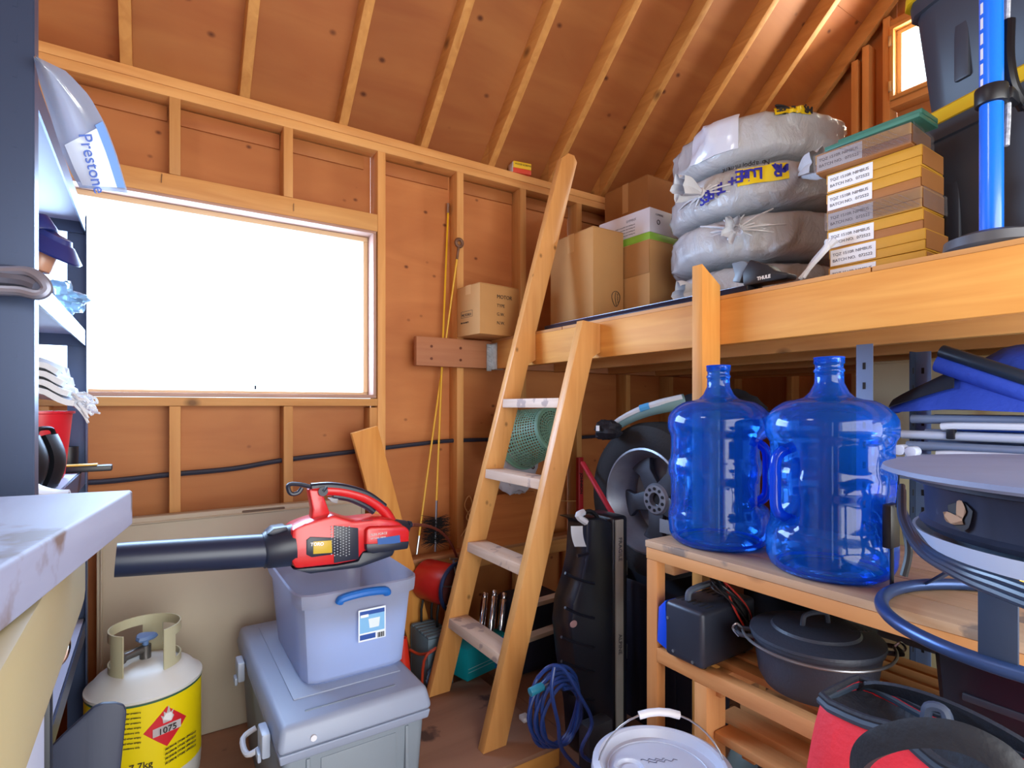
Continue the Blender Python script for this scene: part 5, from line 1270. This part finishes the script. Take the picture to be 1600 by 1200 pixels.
# charger ----------------------------------------------------------------------
t = thing('battery_charger', 'black metal battery charger with blue end panel and top vents on the middle slats', 'charger', (1.30, 1.0, ZM))
XC0, XC1, YC0, YC1, ZC0, ZC1 = 1.150, 1.375, .890, 1.012, ZM + .006, ZM + .150
PS = mat('charger_grey', '2c3240', .4, .2)
part('case', B(XC0, XC1, YC0, YC1, ZC0, ZC1, .012, seg=3), PS, t, world=True)
g = G().hexa([(XC0 + .015, YC1, ZC0 + .002), (XC1 - .015, YC1, ZC0 + .002), (XC1 - .02, YC1 + .044, ZC0 + .012), (XC0 + .02, YC1 + .044, ZC0 + .012),
              (XC0 + .002, YC1, ZC1 - .003), (XC1 - .002, YC1, ZC1 - .003), (XC1 - .02, YC1 + .038, ZC1 - .035), (XC0 + .02, YC1 + .038, ZC1 - .035)], bev=.002)
part('blue_panel', g, mat('charger_blue', '0a50e0', .35), t, world=True)
for k in range(6):
    for j, x in enumerate((XC0 + .035, XC0 + .14)):
        part('vent_slot', B(x, x + .035, YC0 + .018 + k * .018, YC0 + .024 + k * .018, ZC1 - .0005, ZC1 + .0008), INK, t, world=True)
part('carry_handle', G().tube([(XC0 + .05, YC0 + .085, ZC1 - .002), (XC0 + .055, YC0 + .085, ZC1 + .02), (XC0 + .085, YC0 + .08, ZC1 + .03), (XC0 + .15, YC0 + .08, ZC1 + .03), (XC0 + .18, YC0 + .08, ZC1 + .02), (XC0 + .185, YC0 + .08, ZC1 - .002)], .0085, 8, sm=4), mat('handle_slate', '4c5668', .35), t, world=True)
for (y, z) in ((YC1 - .012, ZC0 + .10), (YC1 - .03, ZC0 + .018), (YC0 + .03, ZC0 + .012)): part('screw', G().cyl((XC0 - .002, y, z), (XC0 + .002, y, z), .004, n=10), STEEL, t, world=True)
for (x, y) in ((XC0 + .03, YC0 + .02), (XC1 - .03, YC0 + .02), (XC0 + .03, YC1 - .02), (XC1 - .03, YC1 - .02)): part('foot', G().cyl((x, y, ZM + .0005), (x, y, ZC0), .008, n=12), BLACK, t, world=True)
# cables
random.seed(9)
for nm, m_, lb, off, n in (('black_cable_tangle', BLACK, 'tangle of thin black cables heaped over the battery charger', 0, 8), ('red_cable', mat('cable_red', 'b02a24', .4), 'thin red cable arching over the battery charger', .5, 2)):
    g = G()
    for k in range(n):
        q_ = random.random; o_ = off * .02
        pts = [Vector((1.36 + .02 * q_(), 1.0 - .03 * q_(), ZC1 + .012)), Vector((1.29 + .03 * q_(), .975 - .02 * q_(), ZC1 + .040 + .02 * q_() + o_)), Vector((1.22 + .05 * q_(), .925 - .02 * q_(), ZC1 + .040 + .02 * q_() + o_)),
               Vector((1.26 + .06 * q_(), .878 - .006 * q_(), ZC1 - .01)), Vector((1.32 + .05 * q_(), .872 + .006 * q_(), ZM + .05)), Vector((1.38 + .03 * q_(), .874, ZM + .006))]
        g.tube(pts, .0028, 6, sm=8)
    single(nm, g, m_, lb, 'cable')
t = thing('heatsink_amplifier', 'black finned metal box behind the charger and the cooking pot', 'amplifier', (1.56, .86, ZM))
part('box_body', B(1.51, 1.68, .72, 1.02, ZM + .001, ZM + .16, .004), BLACKM, t, world=True)
for k in range(14): part('fin', B(1.515, 1.675, .73 + k * .020, .735 + k * .020, ZM + .1605, ZM + .185, .001), BLACKM, t, world=True)

# dutch oven ---------------------------------------------------------------------
px_, py_ = 1.318, .700
t = thing('dutch_oven', 'black cast iron dutch oven with lid and wire bail on the middle slats', 'pot', (px_, py_, ZM + .001), (0, 0, 0))
CI = mat('cast_iron', '343a48', .5, .1, bump=.12, bs=160)
part('pot_body', G().lathe([(0, .0), (.095, 0), (.112, .008), (.124, .03), (.136, .112), (.141, .114), (.141, .122), (.133, .122), (.12, .03), (.10, .012), (0, .012)], 64), CI, t)
part('pot_lid', G().lathe([(0, .152), (.05, .151), (.092, .146), (.096, .140), (.13, .133), (.1425, .130), (.1435, .1235), (0, .1235)], 64), CI, t)
part('lid_handle', G().tube([(-.034, .012, .148), (-.030, .010, .172), (-.012, .004, .178), (.012, -.004, .178), (.030, -.010, .172), (.034, -.012, .148)], .006, 8, sm=4), CI, t)
dirv = Vector((.62, -.785, 0))
for s_ in (-1, 1):
    e = dirv * s_; sd = Vector((-e.y, e.x, 0))
    part('ear', G().tube([e * .136 + sd * .022 + Vector((0, 0, .112)), e * .166 + sd * .020 + Vector((0, 0, .112)), e * .170 - sd * .020 + Vector((0, 0, .112)), e * .136 - sd * .022 + Vector((0, 0, .112))], .0055, 8, sm=3), CI, t)
g = G(); sd = Vector((-dirv.y, dirv.x, 0)) * 1
arc = []
for i in range(25):
    a = PI * i / 24; q = dirv * (.160 * math.cos(a)) - sd * (-.155 * math.sin(a)); q.z = .118 - .006 * math.sin(a)
    arc.append(q)
if (arc[12].x + px_) > px_: arc = [Vector((-q.x, -q.y, q.z)) for q in arc]
part('bail', g.tube(arc, .0035, 8), mat('bail_steel', '8c8e94', .35, .8), t)
for s_ in (-1, 1): part('bail_hook', G().tube([dirv * s_ * .160 + Vector((0, 0, .118)), dirv * s_ * .172 + Vector((0, 0, .13)), dirv * s_ * .182 + Vector((0, 0, .118)), dirv * s_ * .168 + Vector((0, 0, .10))], .003, 6, sm=4), STEEL, t)
text('LODGE', .012, mat('iron_relief', '33363e', .5), t, (.035, -.065, .1485), (.8, -.6, 0), (.6, .8, 0), local=True)
# black bin at the near end of the slats
t = thing('black_open_bin', 'large black plastic bin at the near end of the middle slats, below the ring stand', 'bin', (1.42, .16, ZM + .001))
part('bin_tub', rbox([(0, 0), (.9, 0), (.94, .01), (1.0, .235), (1.04, .237), (1.04, .25), (.97, .25), (.90, .015), (0, .015)], .16, .30, .3), mat('bin_black', '0c0f1c', .35), t)
part('bin_ridge', B(-.158, -.150, -.24, .24, .12, .135, .003), mat('bin_ridge', '2a2c36', .4), t)
# below
t = thing('blue_tote', 'navy plastic tote with pale lid on the floor below the lowest slats', 'tote', (1.42, .55, 0))
part('tote_tub', rbox([(0, 0), (.9, 0), (1, .33), (0, .33)], .15, .28, .3), mat('tote_navy', '16286c', .4), t)
part('tote_lid', rbox([(0, .331), (1.03, .331), (1.03, .352), (.9, .358), (0, .358)], .15, .28, .3), mat('tote_lid', '5c7090', .4), t)
t = thing('glass_demijohn', 'dusty grey-green glass demijohn behind the shelf upright', 'jar', (1.47, .93, 0))
part('jar_body', G().lathe([(0, .0), (.09, 0), (.10, .02), (.10, .22), (.08, .28), (.03, .32), (.028, .35), (.034, .355), (.034, .365), (0, .365)], 36), mat('dusty_glass', '6c7c78', .2, var=.15, vs=7, coat=.5), t)
part('stopper', G().cyl((0, 0, .3655), (0, 0, .385), .024, .020, 16), mat('cork', 'a08060', .8), t)

# metal shelving under the loft ------------------------------------------------
t = thing('slotted_steel_shelving', 'blue-grey slotted steel shelving standing beneath the loft joists', 'shelving', (1.78, .25, 0))
SLm = mat('slotted_steel', '7c92b8', .4, .4); SLd = mat('slotted_dark', '2c3850', .5, .4)
def slot_post(x, y, sx, sy):
    g = G().box(x - .0015, x + .0015, min(y, y + sy * .045), max(y, y + sy * .045), 0, 1.452)
    g2 = G().box(min(x, x + sx * .045) + .002, max(x, x + sx * .045), y - .0015, y + .0015, 0, 1.452)
    g3 = G()
    for k in range(24):
        g3.box(x - .0024, x + .0024, y + sy * .018, y + sy * .026, .03 + k * .0586, .05 + k * .0586)
        g3.box(x + sx * .018, x + sx * .026, y - .0024, y + .0024, .03 + k * .0586, .05 + k * .0586)
    return g, g2, g3
for (x, y, sx, sy) in ((1.765, .815, 1, -1), (1.765, -.30, 1, 1), (2.17, .815, -1, -1), (2.17, -.30, -1, 1)):
    a, b, c = slot_post(x, y, sx, sy)
    p = part('post', a, SLm, t, world=True); part('flange', b, SLd, p, world=True); part('slot', c, INK, p, world=True)
for z in (1.085, .62, .12):
    part('shelf', B(1.768, 2.166, -.297, .812, z - .02, z), mat('shelf_slate', '4c5a70', .5), t, world=True)
t = thing('cream_cabinet', 'tall cream cabinet at the back under the loft', 'cabinet', (2.55, .40, 0))
CC = mat('cream_paint', 'd4c898', .5, var=.03)
part('carcass', B(2.33, 2.80, -.30, 1.02, 0, 1.44, .006), CC, t, world=True)
for y0, y1 in ((-.295, .355), (.362, 1.015)): 
    d = part('door', B(2.310, 2.3295, y0, y1, .02, 1.43, .004), CC, t, world=True)
    part('handle', B(2.295, 2.3095, y1 - .06 if y0 < 0 else y0 + .05, y1 - .045 if y0 < 0 else y0 + .065, .7, .85, .003), STEEL, d, world=True)

# folded chairs and blue canvas on the steel shelving ---------------------------
AL = mat('aluminium', 'b8c4dc', .35, .2)
NB = mat('canvas_navy', '2244b4', .75, bump=.25, bs=50); NBD = mat('canvas_black', '12182a', .8)
for k, (x, z, lab) in enumerate(((1.80, 1.100, 'lower folded camp chair with pale tubes, just above the grey disc lid'), (1.83, 1.175, 'upper folded camp chair lying directly beneath the blue canvas'))):
    t = thing('folded_chair', lab, 'chair', (x, .2, z - .012), group='folded camp chairs under the loft')
    z_ = z + .012
    zt_ = z_ + .045
    for dx in (0, .16):
        part('frame_tube', G().cyl((x + dx, -.28, z_), (x + dx, .76 - .04 * k, z_), .0125, n=16), AL, t, world=True)
        part('frame_tube', G().cyl((x + dx + .01, -.28, zt_), (x + dx + .01, .70, zt_), .0125, n=16), mat('tube_slate', '6e7e9c', .4, .1), t, world=True)
    for y in (-.25, .66): part('cross_tube', G().cyl((x, y, z_), (x + .16, y, z_), .010, n=12), AL, t, world=True)
    part('seat_fabric', B(x + .01, x + .15, -.22, .60, z_ + .013, z_ + .030, .006), mat('seat_blue', '1c4ab0', .7), t, world=True)
    part('armrest', G().tube([(x - .016, .62, z_ + .026), (x - .016, .5, z_ + .030), (x - .016, -.2, z_ + .030)], .0095, 8, sm=3), mat('arm_white', 'c8d4ea', .4), t, world=True)
    for y in (-.22, .60): part('arm_bracket', B(x - .017, x + .002, y - .01, y + .01, z_ - .008, z_ + .035, .003), BLACK, t, world=True)
t = thing('folded_blue_canopy', 'folded royal blue canvas with a dark tube, atop the camp chairs', 'canvas', (1.85, .3, 1.26))
def cnv(a, b):
    y = .765 - 1.03 * a; h = .215 * min(1, (a * 3.8 + .02)) ** .8
    h = h * (1 - .25 * max(0, a - .5))
    th = (b - .0) * PI
    x = 1.885 - .095 * math.cos(th) * (.35 + .65 * min(1, a * 4 + .2)); z = 1.252 + h * math.sin(th) * .82
    n_ = .016 * noise.noise(Vector((a * 5, b * 4, 2))) + .010 * math.sin(a * 9 + b * 7)
    return Vector((x + n_, y, max(1.2505, z + n_ * .8)))
part('canvas_heap', G().grid(cnv, 40, 18, .004), NB, t, world=True, sharp=60)
p0, p1 = at(1462, 553, X=1.79), at(1640, 612, X=1.79)
def roll(R, p0, p1, n=14): return G().cyl(p0, p1, R, n=n, bev=.004)
part('rolled_edge', roll(.030, p0 + Vector((.02, .0, -.018)), p1 + Vector((.02, 0, -.018))), NB, t, world=True)
part('dark_tube', roll(.017, p0 + Vector((-.004, -.012, .008)), p1 + Vector((-.004, -.012, .008))), mat('dark_tube', '1a2838', .4), t, 'dark green-black tube', world=True)
part('black_lining', G().grid(lambda a, b: cnv(.02 + .16 * a, .12 + .5 * b) + Vector((-.012, .01, .006)), 8, 8, .004), NBD, t, world=True)
t = thing('parts_crate', 'black crate holding white round caps, on the steel shelving beside the camp chairs', 'crate', (1.80, .74, 1.0855))
part('crate_box', B(1.772, 1.82, .764, .809, 1.086, 1.16, .003), BLACK, t, world=True)
for u in (1404, 1422):
    p = at(u, 703 if u < 1410 else 706, X=1.72); part('cap', G().cyl(p, p + Vector((.036, 0, 0)), .0145, n=22, bev=.002), mat('cap_white', 'c4d0ea', .4), t, world=True)

# fire bowl and its ring stand --------------------------------------------------
t = thing('fire_bowl', 'round black fire bowl under a wide grey disc lid, with a scorched hole', 'fire bowl', (1.12, .2, ZT + .001))
SLT = mat('disc_slate', '7886a8', .55, 0., var=.12, vs=6)
bcx, bcy = 1.07, .15
T_ = Matrix.Translation((bcx, bcy, 0))
part('disc_lid', G().lathe([(0, 1.192), (.262, 1.185), (.278, 1.180), (.280, 1.174), (.262, 1.168), (0, 1.168)], 72, T_), SLT, t, world=True)
part('bowl', G().lathe([(.244, 1.160), (.244, 1.168), (.236, 1.168), (.226, 1.15), (.224, 1.105), (.232, 1.100), (.225, 1.092), (0, 1.092), (0, 1.098), (.216, 1.105), (.218, 1.15), (.236, 1.160), (.244, 1.160)], 64, T_), wood('scorched_steel', '1c2130', '343c52', 'z', 0, patches=('5c6478', 14., .68), rnd=0, grain=8., stretch=1.5, rough=.4), t, world=True)
part('base_tray', G().lathe([(0, 1.070), (.216, 1.070), (.236, 1.090), (.240, 1.0905), (.222, 1.064), (0, 1.062)], 64, T_), mat('tray_white', 'b8d0f0', .35), t, 'pale blue-white tray', world=True)
hc = at(1522, 797, d=.72)
def onb(az, z, R=.2265): return Vector((bcx + math.cos(az) * R, bcy + math.sin(az) * R, z))
hz = math.atan2(hc.y - bcy, hc.x - bcx)
random.seed(4)
def blob(c, r, sx, sy, seed, nm, m_, R):
    t_ = bmesh.new(); vs = []
    for i in range(14):
        a = 2 * PI * i / 14; k = r * (1 + .45 * noise.noise(Vector((math.cos(a) * 1.5, math.sin(a) * 1.5, seed)))); vs.append(t_.verts.new(onb(c[0] + math.cos(a) * k * sx / .22, c[1] + math.sin(a) * k * sy, R)))
    t_.faces.new(vs); bmesh.ops.solidify(t_, geom=t_.faces[:], thickness=.001); g = G(); g.add(t_); part(nm, g, m_, t, world=True)
blob((hz, 1.128), .022, 1., .8, 3.1, 'hole_edge', BLACK, .2285)
blob((hz + .02, 1.134), .012, .7, 1.0, 5.2, 'rust_patch', mat('rust_tan', 'b08a68', .7), .2300); blob((hz - .04, 1.121), .014, 1.2, .6, 7.2, 'rust_patch', mat('rust_tan', ''), .2300)
rc = Vector((1.235, .265, ZT + .012))
RB = mat('ring_steel', '3c5484', .35, .55)
part('ring', G().torus(rc, .238, .0115, n=72, m=12), RB, t, world=True)
for a in (3.1, -1.1, 1.1):
    p = rc + Vector((math.cos(a), math.sin(a), 0)) * .236; q = Vector((p.x, p.y, 1.060)) + (Vector((bcx, bcy, 1.060)) - Vector((p.x, p.y, 1.060))) * max(0., 1 - .20 / max(.2, (Vector((bcx, bcy)) - Vector((p.x, p.y))).length))
    d = (q - p).normalized(); side = Vector((-math.sin(a), math.cos(a), 0))
    part('strap_leg', G().bar(p + Vector((0, 0, .006)), q, .045, .005, up=Vector((math.cos(a), math.sin(a), .01)), bev=.001), mat('strap_steel', '38465e', .45, .4), t, world=True)
HO = mat('hose_black', '2c3a50', .3)
for k, (dz, dr_2) in enumerate(((0, 0), (.018, .008), (.036, -.006))):
    pts = [at(1409, 775, X=1.17 + .02 * k), at(1412, 815, X=1.12 + .02 * k), at(1440, 862 + 3 * k, X=1.06 + .01 * k), at(1500, 900 + 2 * k, X=.99), at(1570, 930, X=.95), at(1660, 965, X=.92)]
    pts = [p + Vector((0, 0, dz * .55)) for p in pts]
    part('gas_hose', G().tube(pts, .0075 if k < 2 else .006, 10, sm=8), HO, t, 'black rubber hose', world=True)
pts = [at(1412, 900, X=1.21), at(1420, 862, X=1.22), at(1414, 820, X=1.23), at(1408, 775, X=1.22)]
part('gas_hose', G().tube(pts, .007, 8, sm=6), BLACK, t, world=True)
part('brass_nut', G().cyl(at(1590, 903, X=.99), at(1604, 905, X=.98), .010, n=6), mat('brass', 'c8922c', .3, .8), t, world=True)
t = thing('black_regulator', 'small black box-shaped gas regulator hanging between the stickered jug and the fire bowl', 'regulator', (1.35, .52, ZT))
p = at(1390, 822, X=1.262)
part('regulator_body', B(p.x - .012, p.x + .03, p.y - .008, p.y + .010, p.z - .045, p.z + .045, .004), BLACK, t, world=True)
part('wire', G().cyl((p.x, p.y - .012, p.z + .04), (p.x + .02, p.y - .012, 1.16), .0015, n=6).cyl((p.x + .01, p.y, ZT + .001), (p.x + .01, p.y, p.z - .04), .004, n=8), BLACK, t, world=True)

# tool bag -------------------------------------------------------------------
t = thing('bag_crate', 'low slatted wooden crate holding up the red tool bag', 'crate', (.88, .30, 0))
for z in (.02, .12, .22): 
    for x in (.785, .955): part('slat', B(x, x + .012, .08, .52, z, z + .08, .002), lumber('y'), t, world=True)
for y in (.085, .505): part('end_board', B(.7975, .9545, y, y + .012, .01, .31, .002), lumber('x'), t, world=True)
part('lid_board', B(.785, .967, .08, .52, .311, .325, .002), lumber('y'), t, world=True)
t = thing('tool_bag', 'red canvas tool bag with black zipped mouth and padded strap', 'bag', (.93, .36, .326))
RC = mat('bag_red', 'e02c3c', .65, var=.08, vs=6, bump=.2, bs=90); BC = mat('bag_black', '1e222e', .7, bump=.3, bs=80)
ua = Vector((-.16, -.985, 0)).normalized()    # along the bag, towards the viewer
un = Vector((-.985, .16, 0)).normalized()     # out of its long red face
b0 = Vector((.930, .548, .326))
def tb_(s, w_, z): return b0 + ua * s - un * w_ + Vector((0, 0, z))
LBG, WBG, HBG = .40, .20, .44
def bagf(a, b):
    # a round the bag, b upward
    th = a * 2 * PI; x, y = rrect(LBG / 2, WBG / 2, .25, th); k = 1.0 - .42 * b ** 2.2
    zz = HBG * b * (1 - .0 * abs(x)) + .02 * b * noise.noise(Vector((a * 8, b * 4, 3))) + .002
    return tb_(LBG / 2 + x * (1 - .16 * b ** 2), WBG / 2 + y * k, zz)
part('bag_side', G().grid(bagf, 64, 16, .004, closed_u=True), RC, t, world=True)
part('bag_bottom', G().box(0, 0.01, 0, .01, 0, .01) if False else G().hexa([tb_(.03, .02, .001), tb_(LBG - .03, .02, .001), tb_(LBG - .03, WBG - .02, .001), tb_(.03, WBG - .02, .001), tb_(.02, .01, .03), tb_(LBG - .02, .01, .03), tb_(LBG - .02, WBG - .01, .03), tb_(.02, WBG - .01, .03)], bev=.006), BC, t, world=True)
rim = [bagf(i / 48, 1.0) + Vector((0, 0, .004)) for i in range(48)]
part('zip_rim', G().tube(rim, .006, 8, closed=True), BC, t, world=True)
rim2 = [bagf(i / 48, .985) - un * 0 for i in range(48)]
part('piping', G().tube(rim2, .008, 8, closed=True), mat('piping_slate', '2c3a4c', .6), t, world=True)
def inner(a, b):
    th = a * 2 * PI; x, y = rrect(LBG / 2, WBG / 2, .25, th); k = (1 - b) * .84
    return tb_(LBG / 2 + x * .84 * (1 - b), WBG / 2 + y * k * .69, HBG - .006 - .05 * math.sin(b * PI / 2) + .008 * noise.noise(Vector((a * 6, b * 4, 9))))
part('black_top', G().grid(inner, 48, 8, closed_u=True), BC, t, world=True)
part('raised_flap', G().grid(lambda a, b: tb_(.03 + .33 * a, WBG * .86 - .03 * b, HBG - .01 + .055 * b * math.sin(a * PI) ** .5), 18, 6, .006), BC, t, world=True)
sp = [at(u, v, d=d) for u, v, d in ((1352, 1250, .83), (1346, 1190, .80), (1362, 1157, .78), (1405, 1138, .75), (1455, 1132, .72), (1510, 1142, .69), (1570, 1178, .66), (1620, 1230, .64))]
SPm = mat('strap_pad', '12141c', .7, bump=.2, bs=70)
def strapf(a, b):
    sps = spline(sp, 8); n = len(sps) - 1; f = min(a * n, n - 1e-6); i = int(f); p = sps[i].lerp(sps[i + 1], f - i)
    wv = Vector((.25, .45, .80)).normalized()
    return p + wv * ((b - .5) * .030) + Vector((0, 0, .006 * math.sin(b * PI) - .012))
part('padded_strap', G().grid(strapf, 40, 8, .012), SPm, t, world=True)
part('side_loop', G().tube([tb_(.16, .12, HBG), tb_(.165, .12, HBG + .03), tb_(.185, .125, HBG + .032), tb_(.195, .12, HBG)], .008, 8, sm=5), mat('loop_slate', '3c465c', .6), t, world=True)
part('pocket', G().grid(lambda a, b: bagf(.25 + (a - .5) * .20, .15 + .60 * b) + un * (.0) , 12, 8, .008), RC, t, world=True)
